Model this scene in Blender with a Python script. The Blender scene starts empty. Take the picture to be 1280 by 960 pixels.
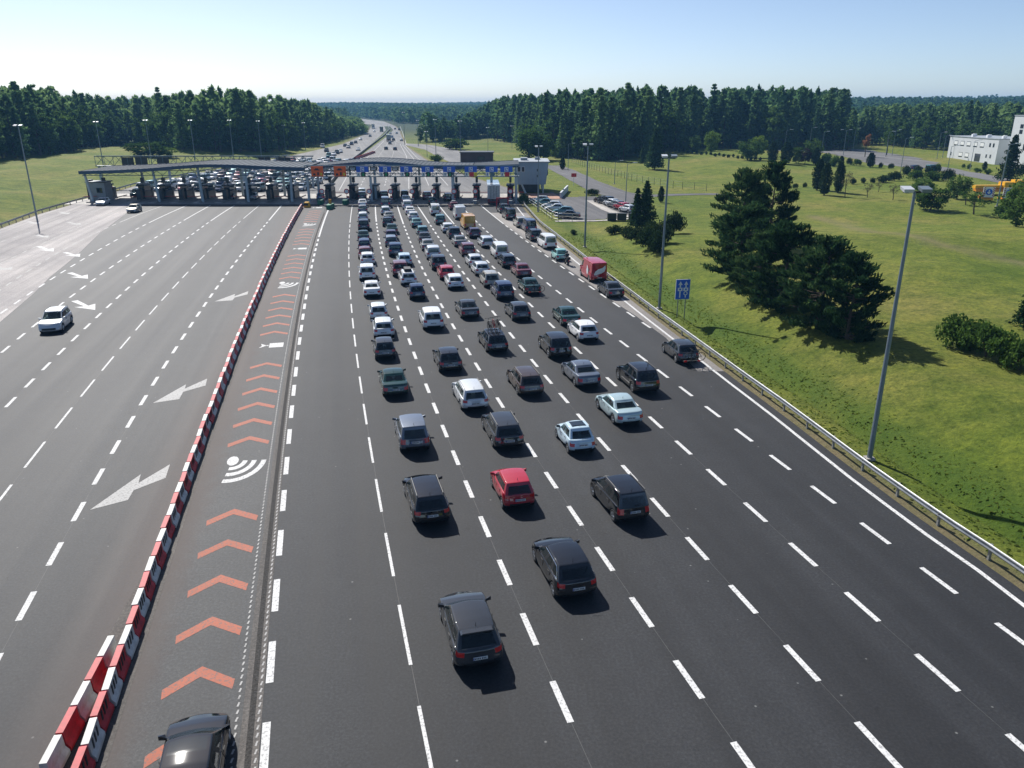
import bpy, math, random
import numpy as np
from mathutils import Vector, Matrix

# ------------------------------------------------------------------ camera, sky, sun, exposure
SC = bpy.context.scene
COL = SC.collection
H = 19.0                                   # drone height above the road
FPX = 970.0                                # focal length in photo pixels (1280 wide)
PITCH = math.atan(347.0 / FPX)
CS, SN = math.cos(PITCH), math.sin(PITCH)
cam_d = bpy.data.cameras.new('camera')
cam_d.sensor_width = 36.0
cam_d.lens = FPX / 1280.0 * 36.0
cam_d.clip_start = 0.5
cam_d.clip_end = 20000.0
cam = bpy.data.objects.new('camera', cam_d)
COL.objects.link(cam)
cam.location = (0, 0, H)
cam.rotation_euler = (math.pi / 2 - PITCH, 0, 0)
SC.camera = cam

_el, _az = math.radians(43.0), math.radians(-31.0)       # read from the shadow of a door mirror
SUN_DIR = Vector((math.sin(_az) * math.cos(_el), math.cos(_az) * math.cos(_el), math.sin(_el)))
sun_el = math.asin(SUN_DIR.z)
sun_az = math.atan2(SUN_DIR.x, SUN_DIR.y)
W = bpy.data.worlds.new('World')
SC.world = W
W.use_nodes = True
wn = W.node_tree
wn.nodes.clear()
sky = wn.nodes.new('ShaderNodeTexSky')
sky.sky_type = 'NISHITA'
sky.sun_disc = False
sky.sun_elevation = sun_el
sky.sun_rotation = sun_az
sky.altitude = 200
sky.air_density = 0.6
sky.dust_density = 0.7
sky.ozone_density = 1.5
bg = wn.nodes.new('ShaderNodeBackground')
bg.inputs['Strength'].default_value = 0.096
wo = wn.nodes.new('ShaderNodeOutputWorld')
wn.links.new(sky.outputs[0], bg.inputs[0])
wn.links.new(bg.outputs[0], wo.inputs[0])
sun_d = bpy.data.lights.new('sun', 'SUN')
sun_d.energy = 5.0
sun_d.angle = math.radians(0.5)
sun_d.color = (1.0, 0.965, 0.91)
sun = bpy.data.objects.new('sun', sun_d)
COL.objects.link(sun)
sun.rotation_euler = (-SUN_DIR).to_track_quat('-Z', 'Y').to_euler()
SC.view_settings.view_transform = 'Standard'
SC.view_settings.look = 'None'
SC.view_settings.exposure = 0.42
SC.view_settings.gamma = 1.0
SC.view_settings.use_curve_mapping = False
SC.render.engine = 'CYCLES'
SC.cycles.use_denoising = True
SC.cycles.max_bounces = 5
SC.cycles.diffuse_bounces = 2
SC.cycles.glossy_bounces = 3
SC.cycles.transmission_bounces = 3
SC.cycles.volume_bounces = 0
SC.cycles.caustics_reflective = False
SC.cycles.caustics_refractive = False

# ------------------------------------------------------------------ helpers: tags, meshes
RNG = np.random.default_rng(7)
random.seed(7)

def tag(o, label=None, cat=None, group=None, kind=None):
    if label: o['label'] = label
    if cat: o['category'] = cat
    if group: o['group'] = group
    if kind: o['kind'] = kind
    return o

def link(name, data, parent=None, loc=(0, 0, 0), rz=0.0, scale=None, mat=None):
    o = bpy.data.objects.new(name, data)
    COL.objects.link(o)
    if parent is not None: o.parent = parent
    o.location = loc
    if rz: o.rotation_euler = (0, 0, rz)
    if scale is not None: o.scale = scale if hasattr(scale, '__len__') else (scale,) * 3
    if mat is not None:
        o.material_slots[0].link = 'OBJECT'
        o.material_slots[0].material = mat
    return o

def thing(name, label, cat, loc=(0, 0, 0), rz=0.0, group=None):
    o = link(name, None, None, loc, rz)
    return tag(o, label, cat, group)

def np_mesh(name, V, F, mats, smooth=False, midx=None):
    """V (n,3), F (m,k) constant k"""
    V = np.asarray(V, dtype=np.float32); F = np.asarray(F, dtype=np.int32)
    me = bpy.data.meshes.new(name)
    k = F.shape[1]
    me.vertices.add(len(V)); me.vertices.foreach_set('co', V.ravel())
    me.loops.add(F.size); me.loops.foreach_set('vertex_index', F.ravel())
    me.polygons.add(len(F))
    me.polygons.foreach_set('loop_start', np.arange(0, F.size, k, dtype=np.int32))
    me.polygons.foreach_set('loop_total', np.full(len(F), k, dtype=np.int32))
    if midx is not None: me.polygons.foreach_set('material_index', np.asarray(midx, dtype=np.int32))
    if smooth: me.polygons.foreach_set('use_smooth', np.ones(len(F), dtype=bool))
    for m in (mats if isinstance(mats, (list, tuple)) else [mats]): me.materials.append(m)
    me.update(calc_edges=True)
    return me

class MB:
    def __init__(s): s.v = []; s.f = []; s.m = []
    def add(s, vs, fs, mi=0):
        b = len(s.v); s.v += [tuple(p) for p in vs]
        s.f += [tuple(i + b for i in f) for f in fs]; s.m += [mi] * len(fs)
        return s
    def box(s, c, d, rz=0.0, mi=0, taper=1.0):
        x, y, z = d[0] / 2, d[1] / 2, d[2] / 2
        P = []
        ca, sa = math.cos(rz), math.sin(rz)
        for dz in (-1, 1):
            t = taper if dz > 0 else 1.0
            for dx, dy in ((-1, -1), (1, -1), (1, 1), (-1, 1)):
                px, py = dx * x * t, dy * y * t
                P.append((c[0] + px * ca - py * sa, c[1] + px * sa + py * ca, c[2] + dz * z))
        return s.add(P, [(3, 2, 1, 0), (4, 5, 6, 7), (0, 1, 5, 4), (1, 2, 6, 5), (2, 3, 7, 6), (3, 0, 4, 7)], mi)
    def tube(s, a, b, r0, r1=None, n=6, mi=0, cap=True):
        a = Vector(a); b = Vector(b); r1 = r0 if r1 is None else r1
        d = (b - a).normalized()
        u = d.cross(Vector((0, 0, 1)))
        if u.length < 1e-4: u = Vector((1, 0, 0))
        u.normalize(); w = d.cross(u)
        P = []
        for (c, r) in ((a, r0), (b, r1)):
            for k in range(n):
                t = 2 * math.pi * k / n
                P.append(c + u * (r * math.cos(t)) + w * (r * math.sin(t)))
        F = [((k), (k + 1) % n, n + (k + 1) % n, n + k) for k in range(n)]
        if cap: F += [tuple(range(n - 1, -1, -1)), tuple(range(n, 2 * n))]
        return s.add(P, F, mi)
    def prism(s, poly, z0, z1, mi=0):
        n = len(poly)
        P = [(x, y, z0) for x, y in poly] + [(x, y, z1) for x, y in poly]
        F = [tuple(range(n - 1, -1, -1)), tuple(range(n, 2 * n))] + [(k, (k + 1) % n, n + (k + 1) % n, n + k) for k in range(n)]
        return s.add(P, F, mi)
    def poly(s, pts, mi=0):
        return s.add(pts, [tuple(range(len(pts)))], mi)
    def lathe(s, prof, c=(0, 0, 0), n=12, axis='z', mi=0):
        P = []
        for (r, h) in prof:
            for k in range(n):
                t = 2 * math.pi * k / n
                q = (r * math.cos(t), r * math.sin(t), h)
                if axis == 'x': q = (q[2], q[0], q[1])
                if axis == 'y': q = (q[0], q[2], q[1])
                P.append((c[0] + q[0], c[1] + q[1], c[2] + q[2]))
        F = []
        for i in range(len(prof) - 1):
            for k in range(n):
                k2 = (k + 1) % n
                F.append((i * n + k, i * n + k2, (i + 1) * n + k2, (i + 1) * n + k))
        return s.add(P, F, mi)
    def mesh(s, name, mats, smooth=False):
        me = bpy.data.meshes.new(name)
        me.from_pydata(s.v, [], s.f)
        for m in (mats if isinstance(mats, (list, tuple)) else [mats]): me.materials.append(m)
        me.polygons.foreach_set('material_index', s.m)
        if smooth: me.polygons.foreach_set('use_smooth', [True] * len(s.f))
        me.update()
        return me
    def build(s, name, mats, parent=None, loc=(0, 0, 0), rz=0.0, smooth=False):
        return link(name, s.mesh(name, mats, smooth), parent, loc, rz)

# ------------------------------------------------------------------ photo geometry -> ground coordinates
def ray(px, py):
    return (px - 640.0, FPX * CS - (py - 480.0) * SN, -(FPX * SN + (py - 480.0) * CS))

def G(px, py, z=0.0):
    d = ray(px, py); t = (H - z) / -d[2]
    return (d[0] * t, d[1] * t)

def proj(x, y, z):
    yc = (H - z); zc = y * CS + yc * SN
    return 640 + FPX * x / zc, 480 + FPX * (yc * CS - y * SN) / zc

def S(a, b, x):
    t = np.clip((np.asarray(x, float) - a) / (b - a), 0, 1)
    return t * t * (3 - 2 * t)

XR_P = [G(1257, 712), G(1180, 661), G(1087, 594), G(982, 514), G(935, 480), G(822, 396), G(757, 346), G(717, 314), G(675, 280.5)]
XR_P = [(40.0, -80.0), (31.5, -30)] + XR_P + [(2.6, 158), (2.2, 172), (2.0, 190), (-12, 230), (-31, 300), (-54, 415), (-95, 690), (-118, 830), (-172, 1100), (-300, 1500), (-700, 2400), (-1400, 4600)]
XL_P = [(-50, -80), (-62, 0), (-70, 50), (-80, 100), G(0, 285), G(48, 267), G(83, 257), G(121, 246), (-96, 203), (-94, 260), (-90.5, 328), (-91, 432), (-108, 605), (-154, 900), (-225, 1100), (-370, 1500), (-780, 2400), (-1500, 4600)]
_xr = np.array(XR_P); _xl = np.array(XL_P)
def XR(y): return np.interp(y, _xr[:, 1], _xr[:, 0])
def XL(y): return np.interp(y, _xl[:, 1], _xl[:, 0])

def terrain(x, y):
    x = np.asarray(x, float); y = np.asarray(y, float)
    dr = x - XR(y); dl = XL(y) - x
    d = np.maximum(dr, dl)
    near = 1 - S(98, 138, y)
    h = np.where(d < 0.35, -0.07, -0.02)
    h = h - 0.65 * np.exp(-((dr - 3.3) / 0.65) ** 2) * near * (dr > 0)
    h = h + near * (1.9 * S(3.6, 12.0, dr) + 1.3 * S(9.0, 40, dr))
    h = h + near * 1.2 * S(34, 90, dr)
    bump = 0.16 * np.sin(x * 0.31 + 1.3 * np.sin(y * 0.11)) + 0.13 * np.sin(y * 0.27 + x * 0.12) + 0.05 * np.sin(x * 0.9) * np.sin(y * 0.8)
    h = h + bump * S(5, 22, dr) * (0.35 + 0.65 * near)
    # slope behind the car park
    h = h + 1.8 * S(200, 300, y) * S(25, 75, x) * (1 - S(420, 700, y))
    h = h + 1.5 * S(40, 120, x) * S(120, 170, y) * (1 - S(200, 260, y))
    # bank west of the road
    wl = S(30, 110, y) * (1 - S(330, 420, y))
    h = h + wl * (2.6 * S(3, 40, dl) + bump * S(4, 20, dl) + 0.7 * np.exp(-((dl - 14) / 5.0) ** 2))
    # far rising ground
    far = S(12, 160, d)
    h = h + far * 17 * S(850, 2600, y) + far * 13 * S(430, 1100, y) * S(150, 420, x)
    h = h + far * 5 * np.sin(x / 260.0 + y / 410.0) * S(900, 1700, y)
    return h

def place(px, py):
    """where the sight line through a photo pixel meets the ground"""
    d = np.array(ray(px, py)); d = d / np.linalg.norm(d)
    o = np.array((0, 0, H)); t0 = 5.0
    ts = np.concatenate([np.arange(5, 700, 1.0), np.arange(700, 4500, 6.0)])
    P = o + ts[:, None] * d
    below = P[:, 2] < terrain(P[:, 0], P[:, 1])
    if not below.any(): i = len(ts) - 1
    else: i = int(np.argmax(below))
    a, b = ts[max(i - 1, 0)], ts[i]
    for _ in range(18):
        m = (a + b) / 2; p = o + m * d
        if p[2] < float(terrain(p[0], p[1])): b = m
        else: a = m
    p = o + b * d
    return (float(p[0]), float(p[1]), float(terrain(p[0], p[1])))

def mpp(loc):
    """metres for one photo pixel at a place"""
    return (loc[1] * CS + (H - loc[2]) * SN) / FPX

def height_to(loc, ytop):
    lo, hi = 0.0, 60.0
    for _ in range(40):
        m = (lo + hi) / 2
        if proj(loc[0], loc[1], loc[2] + m)[1] > ytop: lo = m
        else: hi = m
    return lo

# ------------------------------------------------------------------ materials
def srgb(r, g, b):
    f = lambda c: ((c / 255.0) / 12.92) if c <= 10 else (((c / 255.0) + 0.055) / 1.055) ** 2.4
    return (f(r), f(g), f(b))

def new_mat(name):
    m = bpy.data.materials.new(name); m.use_nodes = True
    nt = m.node_tree
    return m, nt, nt.nodes['Principled BSDF']

def node(nt, t, **kw):
    n = nt.nodes.new(t)
    for k, v in kw.items():
        if k.startswith('_'): n.inputs[k[1:].replace('_', ' ')].default_value = v
        else: setattr(n, k, v)
    return n

def coords(nt, scale=(1, 1, 1), kind='Object'):
    tc = node(nt, 'ShaderNodeTexCoord'); mp = node(nt, 'ShaderNodeMapping')
    mp.inputs['Scale'].default_value = scale
    nt.links.new(tc.outputs[kind], mp.inputs['Vector'])
    return mp.outputs['Vector']

def geo_pos(nt, scale=(1, 1, 1)):
    tc = node(nt, 'ShaderNodeNewGeometry'); mp = node(nt, 'ShaderNodeMapping')
    mp.inputs['Scale'].default_value = scale
    nt.links.new(tc.outputs['Position'], mp.inputs['Vector'])
    return mp.outputs['Vector']

def noise(nt, vec, scale, detail=4.0, rough=0.55):
    n = node(nt, 'ShaderNodeTexNoise'); n.inputs['Scale'].default_value = scale
    n.inputs['Detail'].default_value = detail; n.inputs['Roughness'].default_value = rough
    if vec is not None: nt.links.new(vec, n.inputs['Vector'])
    return n.outputs['Fac']

def ramp(nt, fac, stops):
    r = node(nt, 'ShaderNodeValToRGB')
    e = r.color_ramp.elements
    e[0].position, e[0].color = stops[0][0], (*stops[0][1], 1)
    e[1].position, e[1].color = stops[-1][0], (*stops[-1][1], 1)
    for p, c in stops[1:-1]:
        x = e.new(p); x.color = (*c, 1)
    nt.links.new(fac, r.inputs[0])
    return r.outputs[0]

def mixc(nt, a, b, fac, mode='MIX'):
    n = node(nt, 'ShaderNodeMix', data_type='RGBA', blend_type=mode)
    for i, v in ((0, fac), (6, a), (7, b)):
        if hasattr(v, 'is_linked') or hasattr(v, 'links'): nt.links.new(v, n.inputs[i])
        elif i == 0: n.inputs[0].default_value = v
        else: n.inputs[i].default_value = (*v, 1)
    return n.outputs[2]

def math_n(nt, op, a, b=None):
    n = node(nt, 'ShaderNodeMath', operation=op)
    for i, v in ((0, a), (1, b)):
        if v is None: continue
        if hasattr(v, 'links'): nt.links.new(v, n.inputs[i])
        else: n.inputs[i].default_value = v
    return n.outputs[0]

def bump(nt, bs, fac, strength=0.3, dist=0.02):
    b = node(nt, 'ShaderNodeBump'); b.inputs['Strength'].default_value = strength; b.inputs['Distance'].default_value = dist
    nt.links.new(fac, b.inputs['Height']); nt.links.new(b.outputs[0], bs.inputs['Normal'])

def plain(name, col, rough=0.6, metal=0.0, vary=0.12, scale=3.0, coat=0.0, spec=0.5, coord='Object'):
    m, nt, bs = new_mat(name)
    n = noise(nt, coords(nt, kind=coord), scale, 5.0)
    lo = tuple(c * (1 - vary) for c in col); hi = tuple(min(1, c * (1 + vary)) for c in col)
    nt.links.new(ramp(nt, n, [(0.3, lo), (0.7, hi)]), bs.inputs['Base Color'])
    bs.inputs['Roughness'].default_value = rough; bs.inputs['Metallic'].default_value = metal
    bs.inputs['Specular IOR Level'].default_value = spec
    if coat: bs.inputs['Coat Weight'].default_value = coat; bs.inputs['Coat Roughness'].default_value = 0.04
    return m

BAR_X0, BAR_Y0, BAR_K = -12.9, 18.3, -0.209          # the line of the red and white barrier row

def asphalt_mat(name, base, rough=0.5, spec=0.5, dirt=True):
    m, nt, bs = new_mat(name)
    gp = geo_pos(nt)
    fine = noise(nt, gp, 9.0, 5.0, 0.8)
    mid = noise(nt, gp, 0.9, 6.0, 0.65)
    big = noise(nt, gp, 0.07, 4.0, 0.6)
    sx0 = node(nt, 'ShaderNodeSeparateXYZ'); nt.links.new(gp, sx0.inputs[0])
    ucoord = math_n(nt, 'ADD', sx0.outputs[0], math_n(nt, 'MULTIPLY', sx0.outputs[1], 0.21))
    cmb = node(nt, 'ShaderNodeCombineXYZ')
    nt.links.new(math_n(nt, 'MULTIPLY', ucoord, 0.6), cmb.inputs[0]); nt.links.new(math_n(nt, 'MULTIPLY', sx0.outputs[1], 0.012), cmb.inputs[1])
    streak = noise(nt, cmb.outputs[0], 1.0, 4.0, 0.6)
    c0 = tuple(c * 0.68 for c in base); c1 = tuple(c * 1.34 for c in base)
    a = ramp(nt, streak, [(0.3, c0), (0.7, c1)])
    cm2 = node(nt, 'ShaderNodeCombineXYZ')
    nt.links.new(math_n(nt, 'MULTIPLY', ucoord, 0.14), cm2.inputs[0]); nt.links.new(math_n(nt, 'MULTIPLY', sx0.outputs[1], 0.006), cm2.inputs[1])
    a = mixc(nt, a, ramp(nt, noise(nt, cm2.outputs[0], 1.0, 2.0, 0.5), [(0.35, (0.80, 0.80, 0.81)), (0.65, (1.20, 1.20, 1.19))]), 1.0, 'MULTIPLY')
    drip = noise(nt, gp, 1.7, 6.0, 0.75)
    a = mixc(nt, a, ramp(nt, drip, [(0.30, (0.55, 0.55, 0.56)), (0.40, (1, 1, 1)), (0.62, (1, 1, 1)), (0.74, (1.35, 1.33, 1.3))]), 1.0, 'MULTIPLY')
    a = mixc(nt, a, ramp(nt, big, [(0.32, (0.82, 0.82, 0.83)), (0.7, (1.16, 1.15, 1.13))]), 1.0, 'MULTIPLY')
    a = mixc(nt, a, ramp(nt, mid, [(0.3, (0.90, 0.90, 0.91)), (0.7, (1.10, 1.10, 1.09))]), 1.0, 'MULTIPLY')
    a = mixc(nt, a, ramp(nt, fine, [(0.30, (0.55, 0.55, 0.56)), (0.5, (1.0, 1.0, 1.0)), (0.68, (1.7, 1.68, 1.65))]), 1.0, 'MULTIPLY')
    # pale specks and scraped spots
    vor = node(nt, 'ShaderNodeTexVoronoi'); vor.inputs['Scale'].default_value = 0.8
    nt.links.new(gp, vor.inputs['Vector'])
    sp = ramp(nt, vor.outputs['Distance'], [(0.02, (1, 1, 1)), (0.045, (0, 0, 0))])
    a = mixc(nt, a, (0.30, 0.30, 0.29), math_n(nt, 'MULTIPLY', sp, 0.45))
    if dirt:
        sx = node(nt, 'ShaderNodeSeparateXYZ'); nt.links.new(gp, sx.inputs[0])
        d = math_n(nt, 'SUBTRACT', sx.outputs[1], BAR_Y0); d = math_n(nt, 'MULTIPLY', d, -BAR_K)
        d = math_n(nt, 'ADD', math_n(nt, 'ADD', sx.outputs[0], d), -BAR_X0)
        wob = math_n(nt, 'MULTIPLY', math_n(nt, 'SUBTRACT', mid, 0.5), 1.6)
        d = math_n(nt, 'ADD', d, wob)
        ks = []
        for f0, f1 in ((-4.0, -0.4), (1.7, 0.2)):      # wide on the west side, narrow on the east side
            k = node(nt, 'ShaderNodeMapRange'); k.interpolation_type = 'SMOOTHSTEP'
            k.inputs['From Min'].default_value = f0; k.inputs['From Max'].default_value = f1
            nt.links.new(d, k.inputs['Value']); ks.append(k.outputs[0])
        a = mixc(nt, a, (0.060, 0.040, 0.034), math_n(nt, 'MULTIPLY', math_n(nt, 'MULTIPLY', ks[0], ks[1]), 0.62))
    nt.links.new(a, bs.inputs['Base Color'])
    r = node(nt, 'ShaderNodeMapRange'); r.inputs['To Min'].default_value = rough - 0.05; r.inputs['To Max'].default_value = rough + 0.1
    nt.links.new(streak, r.inputs['Value']); nt.links.new(r.outputs[0], bs.inputs['Roughness'])
    bs.inputs['Specular IOR Level'].default_value = spec
    bump(nt, bs, fine, 0.35, 0.01)
    return m

M = {}
M['asphalt'] = asphalt_mat('asphalt', (0.0205, 0.0220, 0.0248), 0.70, 0.34)
M['asphalt_lane'] = asphalt_mat('chevron_lane_asphalt', (0.043, 0.0445, 0.0465), 0.70, 0.36)
M['asphalt_west'] = asphalt_mat('west_asphalt', (0.026, 0.0272, 0.0295), 0.68, 0.38)
M['asphalt_far'] = asphalt_mat('asphalt_far', (0.125, 0.123, 0.122), 0.75, 0.4, dirt=False)  # pale base: glare on the highway beyond the plaza put into the colour
M['old_asphalt'] = asphalt_mat('old_asphalt', (0.30, 0.28, 0.272), 0.8, 0.3, dirt=False)
M['shoulder'] = asphalt_mat('shoulder_asphalt', (0.20, 0.188, 0.178), 0.75, 0.3, dirt=False)
M['park_asphalt'] = asphalt_mat('car_park_asphalt', (0.082, 0.08, 0.082), 0.7, 0.35, dirt=False)
M['concrete'] = asphalt_mat('concrete', (0.33, 0.31, 0.285), 0.7, 0.4, dirt=False)
M['paver'] = asphalt_mat('paver', (0.095, 0.088, 0.082), 0.8, 0.25, dirt=False)

def paint_mat(name, col, wear=0.5):
    m, nt, bs = new_mat(name)
    gp = geo_pos(nt)
    n = noise(nt, gp, 9.0, 6.0, 0.7); n2 = noise(nt, gp, 0.6, 4.0)
    c = mixc(nt, col, tuple(x * 0.72 for x in col), n2)
    k = ramp(nt, n, [(0.32 + 0.09 * wear, (1, 1, 1)), (0.44 + 0.09 * wear, (0, 0, 0))])
    c = mixc(nt, c, (0.12, 0.115, 0.11), math_n(nt, 'MULTIPLY', k, wear))
    nt.links.new(c, bs.inputs['Base Color']); bs.inputs['Roughness'].default_value = 0.7; bs.inputs['Specular IOR Level'].default_value = 0.25
    return m
M['line'] = paint_mat('line_paint', (0.72, 0.72, 0.71), 0.65)
M['line_worn'] = paint_mat('worn_line_paint', (0.48, 0.475, 0.46), 0.65)
M['line_faint'] = paint_mat('faint_line_paint', (0.50, 0.485, 0.47), 0.9)
M['salmon'] = paint_mat('salmon_paint', (0.45, 0.132, 0.076), 0.75)

def grass_mat():
    m, nt, bs = new_mat('grass_ground')
    gp = geo_pos(nt)
    n1 = noise(nt, gp, 0.045, 6.0, 0.62); n2 = noise(nt, gp, 0.42, 6.0, 0.72); n3 = noise(nt, gp, 2.6, 6.0, 0.82)
    a = ramp(nt, n1, [(0.34, (0.090, 0.132, 0.014)), (0.50, (0.128, 0.156, 0.023)), (0.68, (0.190, 0.180, 0.045))])
    a = mixc(nt, a, ramp(nt, n2, [(0.30, (0.45, 0.58, 0.42)), (0.5, (1, 1, 1)), (0.70, (1.45, 1.30, 1.2))]), 0.9, 'MULTIPLY')
    a = mixc(nt, a, ramp(nt, n3, [(0.34, (0.40, 0.47, 0.4)), (0.5, (1, 1, 1)), (0.66, (1.5, 1.42, 1.3))]), 0.85, 'MULTIPLY')
    sx = node(nt, 'ShaderNodeSeparateXYZ'); nt.links.new(gp, sx.inputs[0])
    k = node(nt, 'ShaderNodeMapRange'); k.inputs['From Min'].default_value = 420; k.inputs['From Max'].default_value = 700
    nt.links.new(sx.outputs[1], k.inputs['Value'])
    a = mixc(nt, a, (0.03, 0.05, 0.02), k.outputs[0])              # woodland floor far off
    at = node(nt, 'ShaderNodeAttribute', attribute_name='soil')
    a = mixc(nt, a, (0.20, 0.155, 0.10), math_n(nt, 'MULTIPLY', at.outputs['Fac'], math_n(nt, 'ADD', n2, 0.35)))
    at2 = node(nt, 'ShaderNodeAttribute', attribute_name='lush')
    a = mixc(nt, a, (0.050, 0.100, 0.012), at2.outputs['Fac'])
    nt.links.new(a, bs.inputs['Base Color']); bs.inputs['Roughness'].default_value = 0.9
    bs.inputs['Specular IOR Level'].default_value = 0.15
    bump(nt, bs, n3, 0.9, 0.22)
    return m
M['grass'] = grass_mat()

def leaf_mat(name, cols, transl=0.25, scale=0.6):
    m, nt, bs = new_mat(name)
    nt.nodes.remove(bs)
    out = nt.nodes['Material Output']
    oi = node(nt, 'ShaderNodeObjectInfo')
    n = noise(nt, geo_pos(nt), scale, 3.0, 0.6)
    gi = node(nt, 'ShaderNodeNewGeometry')
    f = math_n(nt, 'ADD', math_n(nt, 'MULTIPLY', n, 0.55), math_n(nt, 'ADD', math_n(nt, 'MULTIPLY', oi.outputs['Random'], 0.32), math_n(nt, 'MULTIPLY', gi.outputs['Random Per Island'], 0.34)))
    c = ramp(nt, f, [(0.28, cols[0]), (0.55, cols[1]), (0.85, cols[2])])
    df = node(nt, 'ShaderNodeBsdfDiffuse'); tr = node(nt, 'ShaderNodeBsdfTranslucent'); mx = node(nt, 'ShaderNodeMixShader')
    mx.inputs[0].default_value = transl
    nt.links.new(c, df.inputs[0]); nt.links.new(c, tr.inputs[0])
    nt.links.new(df.outputs[0], mx.inputs[1]); nt.links.new(tr.outputs[0], mx.inputs[2])
    nt.links.new(mx.outputs[0], out.inputs[0])
    return m
M['leaf_pine'] = leaf_mat('pine_needles', [(0.012, 0.034, 0.015), (0.030, 0.070, 0.027), (0.075, 0.125, 0.042)], 0.3, 1.1)
M['leaf_forest'] = leaf_mat('forest_needles', [(0.038, 0.092, 0.046), (0.090, 0.170, 0.066), (0.170, 0.260, 0.090)], 0.5, 0.16)
M['leaf_broad'] = leaf_mat('broad_leaves', [(0.035, 0.080, 0.020), (0.065, 0.125, 0.030), (0.11, 0.18, 0.045)], 0.4, 0.2)
M['leaf_light'] = leaf_mat('light_leaves', [(0.085, 0.150, 0.022), (0.125, 0.205, 0.032), (0.18, 0.25, 0.05)], 0.35, 0.5)
M['leaf_shrub'] = leaf_mat('shrub_leaves', [(0.036, 0.075, 0.018), (0.060, 0.115, 0.024), (0.10, 0.165, 0.035)], 0.3, 1.0)
M['leaf_thuja'] = leaf_mat('thuja_sprays', [(0.018, 0.040, 0.016), (0.030, 0.056, 0.020), (0.048, 0.076, 0.028)], 0.15, 0.8)
M['leaf_purple'] = leaf_mat('purple_leaves', [(0.035, 0.022, 0.026), (0.055, 0.034, 0.038), (0.075, 0.05, 0.05)], 0.2, 0.8)
M['leaf_dry'] = leaf_mat('sparse_twigs', [(0.10, 0.085, 0.06), (0.13, 0.12, 0.07), (0.17, 0.16, 0.09)], 0.2, 0.8)
M['leaf_rust'] = leaf_mat('rusty_leaves', [(0.22, 0.09, 0.04), (0.30, 0.14, 0.06), (0.36, 0.2, 0.1)], 0.3, 0.8)
M['leaf_far'] = leaf_mat('distant_wood', [(0.032, 0.080, 0.042), (0.065, 0.13, 0.058), (0.11, 0.18, 0.07)], 0.45, 0.04)
M['tuft'] = leaf_mat('grass_tufts', [(0.065, 0.115, 0.014), (0.10, 0.145, 0.022), (0.14, 0.16, 0.034)], 0.55, 0.35)
M['bark'] = plain('bark', (0.075, 0.055, 0.04), 0.9, vary=0.35, scale=8)

M['steel'] = plain('galvanised_steel', (0.32, 0.33, 0.33), 0.5, 0.6, 0.2, 2)
M['mast'] = plain('mast_grey', (0.20, 0.25, 0.29), 0.45, 0.35, 0.10, 1.5)
M['dark_metal'] = plain('dark_metal', (0.035, 0.04, 0.045), 0.5, 0.3, 0.2, 2)
M['bar_red'] = plain('barrier_red', (0.42, 0.012, 0.020), 0.6, 0, 0.38, 3.5)
M['bar_white'] = plain('barrier_white', (0.52, 0.52, 0.49), 0.6, 0, 0.24, 3.5)
M['bar_slot'] = plain('barrier_slot', (0.02, 0.02, 0.02), 0.8)
M['glass'] = plain('dark_glass', (0.010, 0.016, 0.018), 0.05, 0, 0.05, 1, spec=1.0)
def glass_mat():
    m, nt, bs = new_mat('car_glass')
    bs.inputs['Base Color'].default_value = (0.012, 0.02, 0.022, 1); bs.inputs['Roughness'].default_value = 0.03; bs.inputs['Specular IOR Level'].default_value = 1.0
    n = noise(nt, coords(nt), 2.0, 2.0)
    nt.links.new(ramp(nt, n, [(0.3, (0.009, 0.015, 0.017)), (0.7, (0.014, 0.022, 0.024))]), bs.inputs['Base Color'])
    tr = node(nt, 'ShaderNodeBsdfTransparent'); tr.inputs[0].default_value = (0.62, 0.72, 0.70, 1)
    mx = node(nt, 'ShaderNodeMixShader'); mx.inputs[0].default_value = 0.42
    nt.links.new(bs.outputs[0], mx.inputs[1]); nt.links.new(tr.outputs[0], mx.inputs[2]); nt.links.new(mx.outputs[0], nt.nodes['Material Output'].inputs[0])
    return m
M['car_glass'] = glass_mat()
M['seat'] = plain('seat_cloth', (0.06, 0.06, 0.062), 0.85, 0, 0.2, 8)
M['pane'] = plain('window_pane', (0.03, 0.04, 0.05), 0.08, 0, 0.1, 1, spec=0.7)
M['tyre'] = plain('tyre_rubber', (0.015, 0.015, 0.016), 0.85)
M['rim'] = plain('rim_alloy', (0.46, 0.47, 0.48), 0.3, 0.85, 0.05)
M['trim'] = plain('black_trim', (0.014, 0.014, 0.015), 0.55)
M['under'] = plain('underbody', (0.01, 0.01, 0.01), 0.9)
M['chrome'] = plain('chrome', (0.75, 0.76, 0.77), 0.12, 1.0, 0.02)
M['tail'] = plain('tail_lens', (0.62, 0.010, 0.012), 0.2, 0, 0.25, 14, coat=0.6)
M['head'] = plain('head_lens', (0.55, 0.57, 0.58), 0.08, 0.2, 0.2, 9, coat=1.0)
M['amber'] = plain('amber_lens', (0.7, 0.25, 0.02), 0.15)
M['plate'] = plain('plate_white', (0.74, 0.74, 0.72), 0.4)
M['plate_ink'] = plain('plate_ink', (0.05, 0.05, 0.05), 0.5)
M['plate_blue'] = plain('plate_blue', (0.02, 0.06, 0.35), 0.4)
M['sign_blue'] = plain('sign_blue', (0.012, 0.12, 0.62), 0.4, 0, 0.06)
M['sign_orange'] = plain('sign_orange', (0.95, 0.15, 0.02), 0.45, 0, 0.06)
M['sign_white'] = plain('sign_white', (0.78, 0.80, 0.80), 0.45, 0, 0.05)
M['sign_green'] = plain('sign_green', (0.02, 0.30, 0.10), 0.45, 0, 0.1)
M['sign_red'] = plain('sign_red', (0.60, 0.02, 0.03), 0.45, 0, 0.08)
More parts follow.
